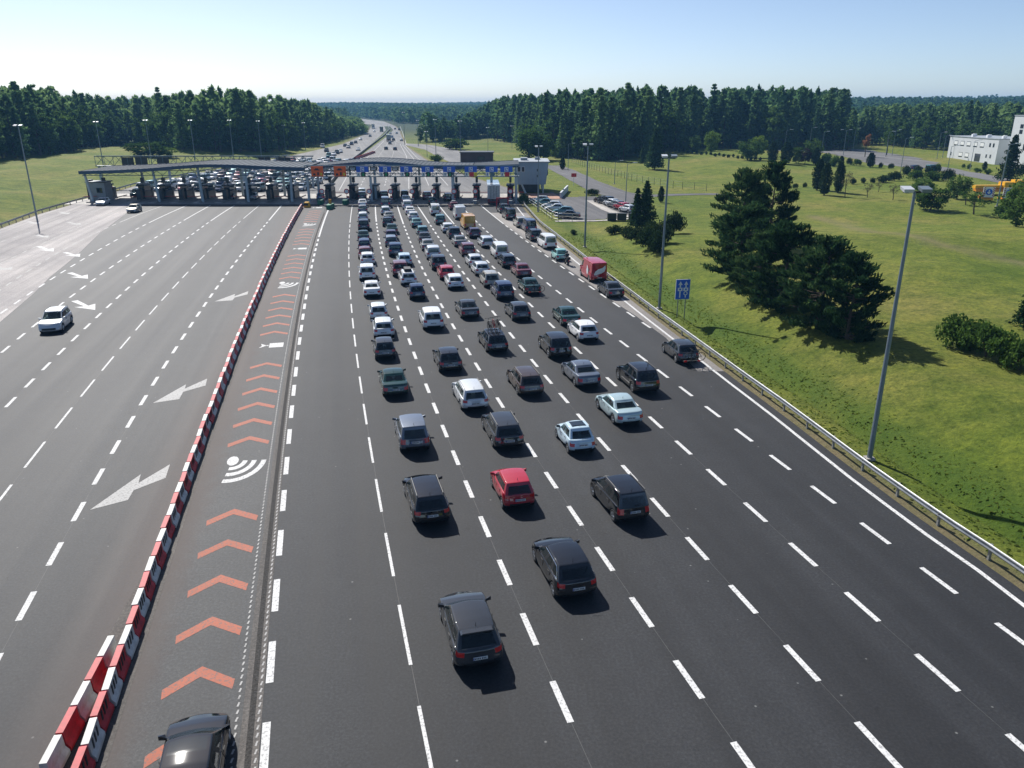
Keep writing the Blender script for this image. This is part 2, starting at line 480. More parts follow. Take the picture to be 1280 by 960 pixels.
M['sign_yellow'] = plain('sign_yellow', (0.80, 0.62, 0.02), 0.45, 0, 0.08)
M['canopy_blue'] = plain('canopy_blue', (0.035, 0.075, 0.135), 0.45, 0.2, 0.15, 0.4)
M['canopy_grey'] = plain('canopy_sheet', (0.055, 0.070, 0.088), 0.75, 0.0, 0.25, 0.25, spec=0.2)
M['truss'] = plain('truss_teal', (0.10, 0.17, 0.20), 0.5, 0.2, 0.15, 0.5)
M['column'] = plain('column_paint', (0.44, 0.52, 0.55), 0.5, 0.1, 0.1, 1)
M['booth'] = plain('booth_dark', (0.045, 0.055, 0.06), 0.45, 0.2, 0.25, 1)
M['booth_grey'] = plain('booth_grey', (0.26, 0.29, 0.31), 0.5, 0.1, 0.15, 1)
M['wall_blue'] = plain('cladding_blue_grey', (0.26, 0.36, 0.45), 0.5, 0.1, 0.08, 0.5)
M['roof_grey'] = plain('roof_grey', (0.30, 0.33, 0.36), 0.6, 0, 0.15, 0.5)
M['wall_white'] = plain('render_white', (0.55, 0.575, 0.60), 0.75, 0, 0.06, 0.4)
M['brick'] = plain('terracotta_paving', (0.36, 0.20, 0.14), 0.8, 0, 0.2, 1)
M['brown_wall'] = plain('brown_wall', (0.09, 0.055, 0.045), 0.8, 0, 0.2, 0.5)
M['crane_yellow'] = plain('crane_yellow', (0.78, 0.42, 0.015), 0.4, 0, 0.12, 1)
M['orange_paint'] = plain('orange_paint', (0.66, 0.25, 0.02), 0.4, 0, 0.12, 1)
M['green_plastic'] = plain('green_plastic', (0.015, 0.17, 0.085), 0.5, 0, 0.15, 1)
M['lamp_white'] = plain('lamp_glass', (0.62, 0.64, 0.66), 0.25, 0.1, 0.05)
M['suit'] = plain('rider_suit', (0.012, 0.012, 0.014), 0.6)

PAINTS = {
    'black': (0.008, 0.009, 0.011), 'charcoal': (0.030, 0.033, 0.037), 'dark grey': (0.055, 0.060, 0.066), 'grey': (0.16, 0.17, 0.175),
    'silver': (0.60, 0.62, 0.63), 'white': (0.80, 0.80, 0.79), 'cream': (0.62, 0.60, 0.54), 'red': (0.42, 0.012, 0.028),
    'dark red': (0.13, 0.012, 0.020), 'navy': (0.010, 0.022, 0.065), 'dark green': (0.012, 0.045, 0.038), 'teal': (0.05, 0.16, 0.17),
    'mint': (0.30, 0.60, 0.54), 'pale blue': (0.52, 0.66, 0.74), 'silver blue': (0.42, 0.54, 0.56), 'beige': (0.40, 0.38, 0.32),
    'purple': (0.055, 0.028, 0.055), 'yellow': (0.66, 0.33, 0.03), 'blue': (0.04, 0.13, 0.30), 'slate': (0.105, 0.125, 0.16), 'brown': (0.06, 0.04, 0.03)}
def car_paint(k):
    key = 'paint_' + k.replace(' ', '_')
    if key not in M:
        met = 0.35 if k in ('silver', 'grey', 'silver blue', 'beige', 'slate', 'dark grey', 'charcoal', 'teal') else 0.0
        dark = max(PAINTS[k]) < 0.07
        M[key] = plain(key, PAINTS[k], 0.42, 0.0 if dark else met, 0.03, 6, coat=1.0, spec=0.0 if dark else 0.1)
        M[key].node_tree.nodes['Principled BSDF'].inputs['Coat IOR'].default_value = 1.8
    return M[key]
# ------------------------------------------------------------------ ground
def seg_dist(x, y, pts):
    best = np.full(np.shape(x), 1e9)
    for (ax, ay), (bx, by) in zip(pts[:-1], pts[1:]):
        dx, dy = bx - ax, by - ay
        t = np.clip(((x - ax) * dx + (y - ay) * dy) / (dx * dx + dy * dy), 0, 1)
        best = np.minimum(best, np.hypot(x - ax - t * dx, y - ay - t * dy))
    return best

def build_ground():
    ys = [-80.0]
    while ys[-1] < 4600:
        y = ys[-1]
        ys.append(y + (8 if y < 10 else 1.6 if y < 130 else 2.5 if y < 230 else 5 if y < 430 else max(6, (y - 430) * 0.03 + 6)))
    ds = [0.0, 0.3, 0.6, 1.0, 1.5, 2.0, 2.4, 2.8, 3.2, 3.6, 4.0, 4.5, 5.2]
    while ds[-1] < 4200: ds.append(ds[-1] + max(1.0, ds[-1] * 0.045))
    ds = np.array(ds); ys = np.array(ys)
    inner = np.linspace(0, 1, 9)[1:-1]
    xr, xl = XR(ys)[:, None], XL(ys)[:, None]
    X = np.concatenate([xl - ds[::-1][None], xl + (xr - xl) * inner[None], xr + ds[None]], axis=1)
    Y = np.repeat(ys[:, None], X.shape[1], 1)
    Z = terrain(X, Y)
    n, m = X.shape
    idx = np.arange(n * m).reshape(n, m)
    F = np.stack([idx[:-1, :-1], idx[:-1, 1:], idx[1:, 1:], idx[1:, :-1]], -1).reshape(-1, 4)
    me = np_mesh('grassland', np.stack([X, Y, Z], -1).reshape(-1, 3), F, M['grass'], True)
    dr = X - XR(Y); dl = XL(Y) - X
    soil = np.clip(1 - np.abs(dr - 0.0) / 1.1, 0, 1) * 0.9 + np.clip(1 - np.abs(dl) / 1.5, 0, 1) * 0.7
    track = [place(*p)[:2] for p in ((1015, 270), (1055, 280), (1090, 290), (1140, 294), (1172, 305), (1210, 313), (1290, 332))]
    soil = np.maximum(soil, 0.62 * np.clip(1 - seg_dist(X, Y, track) / 2.2, 0, 1))
    lush = 0.7 * np.exp(-((dr - 4.4) / 1.6) ** 2) * (dr > 0) * (Y < 140)
    for nm, arr in (('soil', soil), ('lush', lush)):
        at = me.attributes.new(nm, 'FLOAT', 'POINT'); at.data.foreach_set('value', arr.ravel().astype(np.float32))
    o = link('grassland', me); tag(o, kind='structure')
    return o
build_ground()

def strip(name, left, right, z, mat, parent=None, kind='structure'):
    """sheet between two world polylines with the same number of points"""
    n = len(left)
    V = [(x, y, z) for x, y in left] + [(x, y, z) for x, y in right]
    F = [(i, n + i, n + i + 1, i + 1) for i in range(n - 1)]
    me = np_mesh(name, V, F, mat)
    o = link(name, me, parent)
    if parent is None: tag(o, kind=kind)
    return o

ysr = np.concatenate([np.arange(-80, 187, 6.0), [186.0]])
road = strip('road', [(XL(y) + 0.5, y) for y in ysr], [(XR(y) - 0.5, y) for y in ysr], 0.0, M['asphalt'])
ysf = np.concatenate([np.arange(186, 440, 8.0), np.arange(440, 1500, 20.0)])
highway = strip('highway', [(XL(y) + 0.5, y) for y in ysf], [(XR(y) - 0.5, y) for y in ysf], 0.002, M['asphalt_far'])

# old pale asphalt on the west side
edge_px = [(0, 402.5), (41.7, 367), (62.5, 346), (83, 329.6), (98, 317), (125, 291), (142, 278.5), (156, 268)]
rt = [G(-60, 452)] + [G(*p) for p in edge_px] + [(-79, 166.5)]
rt = [(rt[0][0] - 6, 30)] + rt
lf = [(XL(y) + 0.5, y) for (_, y) in rt]
strip('old_pavement', lf, rt, 0.004, M['old_asphalt'])
# pale hard shoulder on the east side
sh = [G(*p) for p in [(872, 464), (832, 422), (795, 395), (767, 377), (740, 357), (715, 340), (687, 321), (658, 300), (632, 282), (612, 266)]]
strip('hard_shoulder', sh, [(max(XR(y) - 0.5, x + 0.05), y) for (x, y) in sh], 0.004, M['shoulder'])
# toll apron (concrete)
PL_Y = 168.0
strip('toll_apron', [(-93, 163.0), (-93, 184)], [(1.6, 163.0), (1.6, 184)], 0.006, M['concrete'])

# ------------------------------------------------------------------ lane lines
def fit(pxs, deg=3):
    P = np.array([G(*p) for p in pxs])
    w = 1.0 / (1 + P[:, 1] / 60.0)
    return np.polyfit(P[:, 1], P[:, 0], deg, w=w), P[:, 1].min(), P[:, 1].max()

LINES = {
 'R0': [(334, 960), (343, 720), (348, 681), (358, 587), (369, 470), (372, 451), (383, 375), (395, 311), (408, 267)],
 'R1': [(542, 960), (523, 880), (513, 831), (496, 750), (491, 716), (479, 658), (467.5, 590), (459.5, 540), (453.5, 498), (449, 464), (446, 437), (443, 414), (441, 394), (438, 371), (436.5, 345), (435.5, 325), (435.5, 307.5), (437.5, 277), (440, 262.5)],
 'R2': [(715, 903), (691, 850.5), (670, 807), (652.5, 765), (635, 730), (622, 697), (609.5, 669.5), (599, 643), (580.5, 599), (566, 562), (553, 530), (543, 504), (533, 480), (520, 451), (508, 417.5), (495, 377.5), (484, 340), (478, 320), (474, 300), (471, 282.5), (469.5, 264)],
 'R3': [(940, 960), (910, 916), (876, 873), (844, 824.5), (814.5, 784.5), (789, 746), (765, 714), (746, 683), (727, 657), (696, 611), (670, 573), (650, 540), (631, 512.5), (615.5, 488), (601, 467.5), (580.5, 431), (564, 400), (546, 370), (535, 350), (525, 330), (516, 311), (508, 290), (499, 264)],
 'R4': [(1120, 955), (1067.5, 898), (1024, 851), (982.5, 806), (946, 769), (914.5, 733), (885, 703), (860.5, 673), (836, 649), (797, 604), (765, 567), (737, 535), (694, 485), (670, 455), (646, 426), (624, 397.5), (605, 376), (579, 341), (564, 321), (550, 300), (527.5, 265)],
 'R5': [(1250, 909.5), (1196, 864), (1149, 819.5), (1106, 783), (1062.5, 744.5), (1027, 714), (965, 659), (912.5, 612.5), (870, 574), (834, 541), (803, 513), (766, 480), (734, 449), (710, 425), (681, 398), (650, 369), (625, 342.5), (597.5, 314), (572, 285), (556, 266)],
 'R6': [(1280, 806), (1240, 774), (1196, 742), (1152.5, 710), (1116, 683), (1050, 633), (995, 592.5), (947.5, 557.5), (912.5, 532), (879, 506), (835, 472.5), (799, 444.5), (769.5, 422), (737.5, 396), (710, 374), (679, 349), (650, 327.5), (622, 301), (597, 278), (583, 265)],
 'R7': [(832.5, 422.5), (814, 410), (779, 387), (764, 377.5), (737.5, 359), (716, 343), (705, 336), (687.5, 322.5), (672.5, 311), (658.5, 301.5), (640.6, 289), (632, 282), (612, 266)],
 'L1': [(24, 775.5), (45, 737), (77.5, 676), (106, 625), (130, 582), (151, 547), (170, 516), (185, 490), (212, 447), (234, 414), (252.7, 388), (274.5, 356), (291.7, 330.5), (314.6, 301), (332, 280), (350, 259.5)],
 'L2': [(0, 626), (16, 605), (30, 584.5), (59.5, 548), (70, 532.5), (95, 504), (124, 467.5), (148, 439), (169, 414), (200, 377.5), (226, 350), (249, 326), (267.6, 307.6), (294, 281), (320, 260.6)],
 'L3': [(5, 509), (22, 495.5), (45, 472), (66, 451), (84, 432.5), (106, 409), (135, 383), (159, 361), (180, 343), (206, 320), (229, 302), (255, 282), (288, 260)],
 'L4': [(3, 440), (39.6, 409), (73, 384), (103, 360), (128, 341.5), (150, 326), (179, 307), (203, 291.7), (224, 279), (256, 260.6)],
 'L5': [(0, 392), (32, 371), (60, 351.5), (87.5, 334), (121, 314), (151, 297), (177, 283), (193, 275.4), (226, 260)],
 'L6': [(8, 357), (23, 349), (52, 325), (78, 312.5), (102, 300), (123, 291), (150, 279), (194, 260)],
 'L7': [(0, 330), (30, 315), (75, 294), (123, 274), (154, 261)],
 'L8': [(0, 303), (50, 286), (100, 270), (125, 261)],
}
FIT = {k: fit(v, 2 if k in ('R0', 'R7', 'L7', 'L8', 'L6') else 3) for k, v in LINES.items()}
def line_x(k, y): return float(np.polyval(FIT[k][0], y))
def line_dx(k, y): return float(np.polyval(np.polyder(FIT[k][0]), y))

DASH = []      # (size in photo, centre, heading, length, width, mat key)
def add_dash(k, y0, y1, width, mat):
    x0, x1 = line_x(k, y0), line_x(k, y1)
    L = math.hypot(x1 - x0, y1 - y0)
    c = ((x0 + x1) / 2, (y0 + y1) / 2)
    ang = math.atan2(-(x1 - x0), y1 - y0)
    DASH.append((L * width / (c[1] ** 2 + 400), c, ang, L, width, mat))

def dashes(k, on, off, width, anchor_py, ymin, ysolid, mat='line', yend=161.0):
    ya = G(640, anchor_py)[1]
    def step(y, s): return y + s / math.sqrt(1 + line_dx(k, y) ** 2)
    y = ya
    while y > ymin: y = step(y, -(on + off))
    while y < ysolid:
        y1 = step(y, on)
        if y1 > ymin + 1: add_dash(k, max(y, ymin), min(y1, ysolid + 2), width, mat)
        y = step(y1, off)
    if yend > ysolid:                      # solid run up to the islands
        a = y
        while a < yend - 0.5:
            b = min(a + 6, yend); add_dash(k, a, b + 0.02, width, mat); a = b

dashes('R0', 2.3, 1.9, 0.26, 853.6, 10, 118)
dashes('R1', 3.7, 2.1, 0.13, 831, 10, 136)
for k, an in (('R2', 903), ('R3', 873), ('R4', 851), ('R5', 864), ('R6', 742)):
    dashes(k, 2.0, 2.0, 0.23, an, 10, 134)
dashes('R7', 2.0, 2.0, 0.23, 336, 66, 134)
dashes('L1', 2.0, 2.0, 0.24, 775.5, 10, 136)
dashes('L2', 3.7, 2.1, 0.14, 584.5, 10, 136)
dashes('L3', 2.0, 2.0, 0.22, 509, 20, 136)
dashes('L4', 2.0, 2.0, 0.22, 424, 30, 136)
dashes('L5', 2.0, 2.0, 0.22, 392, 50, 136)
dashes('L6', 2.0, 2.0, 0.20, 357, 60, 136, 'line_worn')
dashes('L7', 2.0, 2.0, 0.20, 330, 80, 140, 'line_faint')
dashes('L8', 2.0, 2.0, 0.20, 303, 100, 140, 'line_faint')
DASH.sort(key=lambda d: -d[0])
_q = MB(); _q.add([(-.5, -.5, 0), (.5, -.5, 0), (.5, .5, 0), (-.5, .5, 0)], [(0, 1, 2, 3)])
DM = {m: _q.mesh('lane_dash', M[m]) for m in ('line', 'line_worn', 'line_faint')}
rest = {}
for i, (_, c, ang, L, wd, mt) in enumerate(DASH):
    if i < 300:
        link('lane_dash', DM[mt], road, (c[0], c[1], 0.009), ang, (wd, L, 1))
    else:
        ca, sa = math.cos(ang), math.sin(ang)
        r = rest.setdefault(mt, MB())
        r.add([(c[0] + ca * a * wd / 2 - sa * b * L / 2, c[1] + sa * a * wd / 2 + ca * b * L / 2, 0.009) for a, b in ((-1, -1), (1, -1), (1, 1), (-1, 1))], [(0, 1, 2, 3)])
for mt, r in rest.items():
    tag(r.build('lane_dashes', M[mt], road), kind='stuff')

def ribbon(pts, width, z, name, mat, parent):
    P = np.array(pts, float)
    d = np.gradient(P, axis=0); d /= np.linalg.norm(d, axis=1)[:, None]
    nrm = np.stack([d[:, 1], -d[:, 0]], 1) * width / 2
    L, R = P - nrm, P + nrm
    return strip(name, [tuple(p) for p in L], [tuple(p) for p in R], z, mat, parent)

# solid edge line on the east side and on the west side
ye = np.arange(8, 160, 3.0)
ribbon([(XR(y) - 1.25 - 0.35 * float(S(60, 150, y)), y) for y in ye], 0.22, 0.010, 'edge_line', M['line'], road)
ribbon([(XL(y) + 1.3, y) for y in np.arange(60, 160, 4.0)], 0.2, 0.010, 'edge_line', M['line_faint'], road)
# drainage channel and studded line beside the chevron lane
yc = np.arange(9, 150, 2.0)
ribbon([(line_x('R0', y) - 0.50, y) for y in yc], 0.62, 0.007, 'drain_channel', M['paver'], road)
ribbon([(line_x('R0', y) - 0.50, y) for y in yc], 0.20, 0.011, 'drain_grate', plain('drain_grate', (0.05, 0.048, 0.046), 0.85, 0.0, 0.5, 14, spec=0.1), road)
st = MB()
for y in np.arange(9, 130, 0.34):
    for off, w_ in ((-1.02, 0.032), (-0.30, 0.03)):
        x = line_x('R0', y) + off
        st.add([(x - w_, y, 0.013), (x + w_, y, 0.013), (x + w_, y + 0.2, 0.013), (x - w_, y + 0.2, 0.013)], [(0, 1, 2, 3)])
tag(st.build('rumble_studs', M['line_worn'], road), kind='stuff')
# thin sealed joints along the lanes
jm = plain('joint_seal', (0.055, 0.055, 0.055), 0.7, 0, 0.4, 2)
for k in ('R1', 'R2', 'R3', 'R4', 'R5', 'L1', 'L2'):
    ribbon([(line_x(k, y) + 0.02, y) for y in np.arange(9, 60, 2.0)], 0.022, 0.005, 'joint_seal', jm, road)

# chevron lane
chev_c = np.array([G(*p) for p in [(252, 846), (264, 779), (275, 725), (290, 641), (312, 545), (334, 453), (354.6, 377), (370.6, 320), (385, 283), (395, 262)]])
cfit = np.polyfit(chev_c[:, 1], chev_c[:, 0], 2, w=1 / (1 + chev_c[:, 1] / 60))
cx = lambda y: float(np.polyval(cfit, y)); cdx = lambda y: float(np.polyval(np.polyder(cfit), y))
ch = MB()
hw, lag, th = 1.2, 0.95, 0.56
ch.add([(-hw, -lag, 0), (0, 0, 0), (0, -th, 0), (-hw + 0.05, -lag - th * 0.9, 0)], [(0, 3, 2, 1)])
ch.add([(hw, -lag, 0), (0, 0, 0), (0, -th, 0), (hw - 0.05, -lag - th * 0.9, 0)], [(0, 1, 2, 3)])
CH = ch.mesh('chevron_marking', M['salmon'])
SYM = []
for i in range(-1, 6):
    base = (2.297 + 1.245 * i) * H
    for j in range(6):
        y = base + 0.153 * H * j
        if 8 < y < 160: link('chevron_marking', CH, road, (cx(y), y, 0.009), math.atan(-cdx(y)))
    SYM.append((base - 0.243 * H, 'wave' if i % 2 == 0 else 'camera'))
wv = MB()
def arc(mb, r0, r1, a0, a1, n=12, c=(0, 0)):
    P = []
    for k in range(n + 1):
        t = a0 + (a1 - a0) * k / n
        P += [(c[0] + r0 * math.cos(t), c[1] + r0 * math.sin(t), 0), (c[0] + r1 * math.cos(t), c[1] + r1 * math.sin(t), 0)]
    mb.add(P, [(2 * k, 2 * k + 1, 2 * k + 3, 2 * k + 2) for k in range(n)])
a0, a1 = math.radians(-100), math.radians(-5)
wv.add([(0.32 * math.cos(t), 0.32 * math.sin(t) * 1.3, 0) for t in np.linspace(0, 2 * math.pi, 16, endpoint=False)], [tuple(range(16))])
for r0, r1 in ((0.55, 0.82), (1.05, 1.32), (1.58, 1.86)): arc(wv, r0, r1, a0, a1)
wv.v = [(x - 0.65, y * 1.5 + 1.25, z) for x, y, z in wv.v]
WV = wv.mesh('signal_symbol', M['line'])
cm = MB()
cm.add([(-0.15, -0.55, 0), (1.0, -0.55, 0), (1.0, 0.75, 0), (-0.15, 0.75, 0)], [(0, 1, 2, 3)])
cm.add([(-0.22, -0.1, 0), (-0.22, 0.3, 0), (-0.5, 0.1, 0)], [(0, 1, 2)])
cm.add([(-0.32, 0.1, 0), (-0.95, -0.5, 0), (-0.75, 0.1, 0), (-0.85, 0.7, 0)], [(0, 3, 2, 1)])
CMR = cm.mesh('camera_symbol', M['line'])
for y, s_ in SYM:
    if 8 < y < 158: link('signal_symbol' if s_ == 'wave' else 'camera_symbol', WV if s_ == 'wave' else CMR, road, (cx(y), y, 0.009), math.atan(-cdx(y)))

# arrows
def arrow_px(px, mat='line_worn', name='arrow_marking'):
    pts = [G(*p) for p in px]
    mb = MB(); mb.poly([(x, y, 0.010) for x, y in pts])
    me = mb.mesh(name, M[mat])
    if me.polygons[0].normal.z < 0: me.flip_normals()
    return link(name, me, road)
arrow_px([(212.5, 580.5), (207, 597.5), (167, 613), (160, 625), (112.5, 637.5), (176, 593), (173, 604)])
arrow_px([(259, 473.4), (257, 482), (229, 490), (224, 499), (191, 504), (232.5, 480.6), (231, 486)])
arrow_px([(310.5, 364), (309.5, 368), (293.5, 372), (290.5, 375.5), (268, 377), (294, 367.5), (293, 370.5)])
def arrow_dir(tail, tip, width, mat):
    a, b = Vector(G(*tail)), Vector(G(*tip))
    d = b - a; L = d.length; d.normalize(); n = Vector((-d.y, d.x))
    q = [(0, -.16), (.58, -.10), (.52, -.5), (1, 0), (.52, .5), (.58, .10), (0, .16)]
    mb = MB(); mb.poly([(*(a + d * (L * s) + n * (width * t)), 0.010) for s, t in q])
    link('arrow_marking', mb.mesh('arrow_marking', M[mat]), road)
for tl, tp, wd, mt in (((93, 376), (119, 387.5), 2.0, 'line'), ((87, 341), (110, 348.5), 2.0, 'line'), ((81, 315.5), (100, 321), 2.0, 'line'), ((48, 308), (67, 314.5), 2.0, 'line'),
                       ((45, 293.5), (60, 297), 2.0, 'line_worn'), ((35, 277), (48, 280), 2.0, 'line_worn'), ((85, 278), (101, 281), 2.0, 'line_worn'), ((75, 265), (86, 267.5), 2.0, 'line_worn'), ((-8, 334), (15, 337), 2.4, 'line_worn')):
    arrow_dir(tl, tp, wd, mt)

# paved strip under the barrier rows
BAR_PX = [(110, 960), (152, 837), (193, 727), (224, 635), (246, 569), (273, 494), (300, 425), (331.5, 354.6), (353, 304), (374.5, 264)]
_bp = np.array([G(*p) for p in BAR_PX]); bfit = np.polyfit(_bp[:, 1], _bp[:, 0], 2, w=1 / (1 + _bp[:, 1] / 60))
bx = lambda y: float(np.polyval(bfit, y)); bdx = lambda y: float(np.polyval(np.polyder(bfit), y))
ysb = np.arange(8, 158, 2.0)
strip('paved_strip', [(bx(y) - 0.50 - 0.65 * float(1 - S(22, 30, y)), y) for y in ysb], [(bx(y) + 0.52, y) for y in ysb], 0.008, M['paver'])
# lane markings beyond the plaza
far_l = MB()
def far_line(pts, w, dash=None):
    P = [G(*p) for p in pts]
    Q = []
    for (a, b) in zip(P[:-1], P[1:]):
        n = max(1, int(math.hypot(b[0] - a[0], b[1] - a[1]) / 4))
        Q += [(a[0] + (b[0] - a[0]) * i / n, a[1] + (b[1] - a[1]) * i / n) for i in range(n)]
    Q.append(P[-1])
    for i in range(len(Q) - 1):
        if dash and i % 2: continue
        (ax, ay), (bx_, by) = Q[i], Q[i + 1]
        d = Vector((bx_ - ax, by - ay)).normalized(); n = Vector((d.y, -d.x)) * w / 2
        far_l.add([(ax - n.x, ay - n.y, .012), (ax + n.x, ay + n.y, .012), (bx_ + n.x, by + n.y, .012), (bx_ - n.x, by - n.y, .012)], [(0, 1, 2, 3)])
far_line([(424, 238), (434, 220), (462, 194), (480, 176)], 0.25)
far_line([(449, 236), (460, 214), (476, 192), (488, 174)], 0.25, 1)
far_line([(511, 236), (511, 218), (508, 195), (500, 180)], 0.25)
far_line([(536, 232), (527, 212), (515, 196), (503, 181)], 0.25)
far_line([(560, 232), (543, 213), (520, 196), (506, 181)], 0.25)
far_line([(481, 232), (486, 210), (492, 190), (496, 174)], 0.25, 1)
far_line([(508, 181), (503, 165), (500, 158)], 0.3)
far_line([(470, 166), (484, 158)], 0.3)
tag(far_l.build('lane_lines', M['line_worn'], highway), kind='stuff')

ysw = np.arange(8, 163, 3.0)
strip('chevron_lane', [(bx(y) + 0.50, y) for y in ysw], [(line_x('R0', y) - 0.8, y) for y in ysw], 0.003, M['asphalt_lane'])
strip('west_carriageway', [(min(float(np.interp(y, [q[1] for q in rt], [q[0] for q in rt])), bx(y) - 3), y) if y > 34 else (bx(y) - 40, y) for y in ysw], [(bx(y) - 0.48, y) for y in ysw], 0.003, M['asphalt_west'])

# ------------------------------------------------------------------ red and white plastic barriers
def barrier_meshes():
    b = MB()
    prof = [(-0.24, 0.06), (-0.24, 0.20), (-0.13, 0.36), (-0.11, 0.80), (0.11, 0.80), (0.13, 0.36), (0.24, 0.20), (0.24, 0.06)]
    n = len(prof)
    for (y0, y1) in ((-0.56, 0.56),):
        P = [(x, y0, z) for x, z in prof] + [(x, y1, z) for x, z in prof]
        b.add(P, [tuple(range(n)), tuple(range(2 * n - 1, n - 1, -1))] + [(k, n + k, n + (k + 1) % n, (k + 1) % n) for k in range(n)])
    b.box((0, 0.58, 0.45), (0.10, 0.05, 0.5))
    s = MB(); s.box((0.128, 0, 0.52), (0.03, 0.09, 0.36))
    f = MB(); f.box((0, 0, 0.045), (0.46, 0.22, 0.09))
    return b, s.mesh('slot', M['bar_slot']), f.mesh('foot', M['bar_slot'])
_b, SLOT, FOOT = barrier_meshes()
BM = {'red': _b.mesh('block', M['bar_red']), 'white': _b.mesh('block', M['bar_white'])}
def barrier(x, y, ang, col, label, group, near, slots=True):
    t = thing('road_barrier', label, 'barrier', (x, y, 0.010), ang, group)
    link('block', BM[col], t)
    if near:
        for yy in ((-0.26, 0.0, 0.26) if slots else ()): link('slot', SLOT, t, (0, yy, 0))
        for yy in (-0.42, 0.42): link('foot', FOOT, t, (0, yy, 0))
y = 12.0; i = 0
while y < 157.5:
    col = 'red' if i % 2 else 'white'
    barrier(bx(y) + random.uniform(-.035, .035), y, math.atan(-bdx(y)) + random.uniform(-.03, .03), col, f'{col} plastic block in the long barrier row dividing the carriageways', 'long row of red and white barriers', y < 48)
    y += 1.2 / math.sqrt(1 + bdx(y) ** 2); i += 1
lp = [G(58, 985), G(81, 942), G(97, 908), G(127, 852), G(137, 830)]
a, b = Vector(lp[0]), Vector(lp[-1]); d = (b - a); n = int(d.length / 1.2); d.normalize()
for k in range(n + 1):
    p = b - d * (1.2 * k)
    col = 'white' if k % 2 == 0 else 'red'
    nm = ['far end white', 'far end red', 'third', 'fourth', 'fifth', 'sixth', 'seventh', 'eighth', 'ninth'][min(k, 8)]
    barrier(p.x, p.y, math.atan2(-d.x, d.y), col, f'{col} plastic barrier block, {nm} of the short second row', 'short second barrier row', True, False)

# ------------------------------------------------------------------ guard rails
def guard_rail(name, label, fx, y0, y1, side, step=4.0):
    t = thing(name, label, 'guard rail')
    ys = np.arange(y0, y1, 2.0)
    prof = [(0.0, 0.42), (0.05, 0.47), (0.05, 0.52), (0.0, 0.57), (0.0, 0.61), (0.05, 0.66), (0.05, 0.71), (0.0, 0.75)]
    V = []; F = []
    n = len(prof)
    for i, y in enumerate(ys):
        x = fx(y)
        for (o_, z) in prof: V.append((x - side * (0.10 + o_), y, z))
    for i in range(len(ys) - 1):
        for k in range(n - 1): F.append((i * n + k, i * n + k + 1, (i + 1) * n + k + 1, (i + 1) * n + k))
    link('rail_beam', np_mesh('rail_beam', V, F, M['steel'], True), t)
    pm = MB().box((0, 0, 0.32), (0.10, 0.14, 0.80)).mesh('post', M['steel'])
    sm = MB().box((-side * 0.06, 0, 0.60), (0.10, 0.12, 0.2)).mesh('spacer', M['steel'])
    y = y0
    while y < y1:
        p = link('post', pm, t, (fx(y), y, 0)); link('spacer', sm, p)
        y += step
    return t
guard_rail('guard_rail', 'galvanised guard rail along the grass bank beside the hard shoulder', lambda y: float(XR(y)), 12, 164, 1, 3.0)
guard_rail('guard_rail', 'dark guard rail below the grass bank by the pale pavement', lambda y: float(XL(y)), 70, 176, -1, 3.2)
guard_rail('guard_rail', 'guard rail beyond the toll canopy along the far grass bank', lambda y: float(XL(y)), 184, 330, -1, 4)
# ------------------------------------------------------------------ vehicles: smooth shells cut into parts
def catmull(V, F, T):
    V = [Vector(v) for v in V]
    fp = [sum((V[i] for i in f), Vector()) / len(f) for f in F]
    E = {}
    for fi, f in enumerate(F):
        for k in range(len(f)):
            e = (f[k], f[(k + 1) % len(f)]); e = e if e[0] < e[1] else (e[1], e[0])
            E.setdefault(e, []).append(fi)
    ep = {}; NV = [None] * len(V)
    vf = [[] for _ in V]; ve = [[] for _ in V]
    for fi, f in enumerate(F):
        for i in f: vf[i].append(fi)
    for e in E: ve[e[0]].append(e); ve[e[1]].append(e)
    out = list(V)
    for i, v in enumerate(V):
        n = len(vf[i])
        if n == 0: continue
        Fm = sum((fp[k] for k in vf[i]), Vector()) / n
        Rm = sum(((V[e[0]] + V[e[1]]) / 2 for e in ve[i]), Vector()) / len(ve[i])
        out[i] = (Fm + 2 * Rm + (n - 3) * v) / n
    for e, fs in E.items():
        m = (V[e[0]] + V[e[1]])
        p = (m + fp[fs[0]] + fp[fs[1]]) / 4 if len(fs) == 2 else m / 2
        ep[e] = len(out); out.append(p)
    NF = []; NT = []
    for fi, f in enumerate(F):
        c = len(out); out.append(fp[fi]); n = len(f)
        for k in range(n):
            e1 = tuple(sorted((f[k], f[(k + 1) % n]))); e0 = tuple(sorted((f[k - 1], f[k])))
            NF.append((f[k], ep[e1], c, ep[e0])); NT.append(T[fi])
    return out, NF, NT

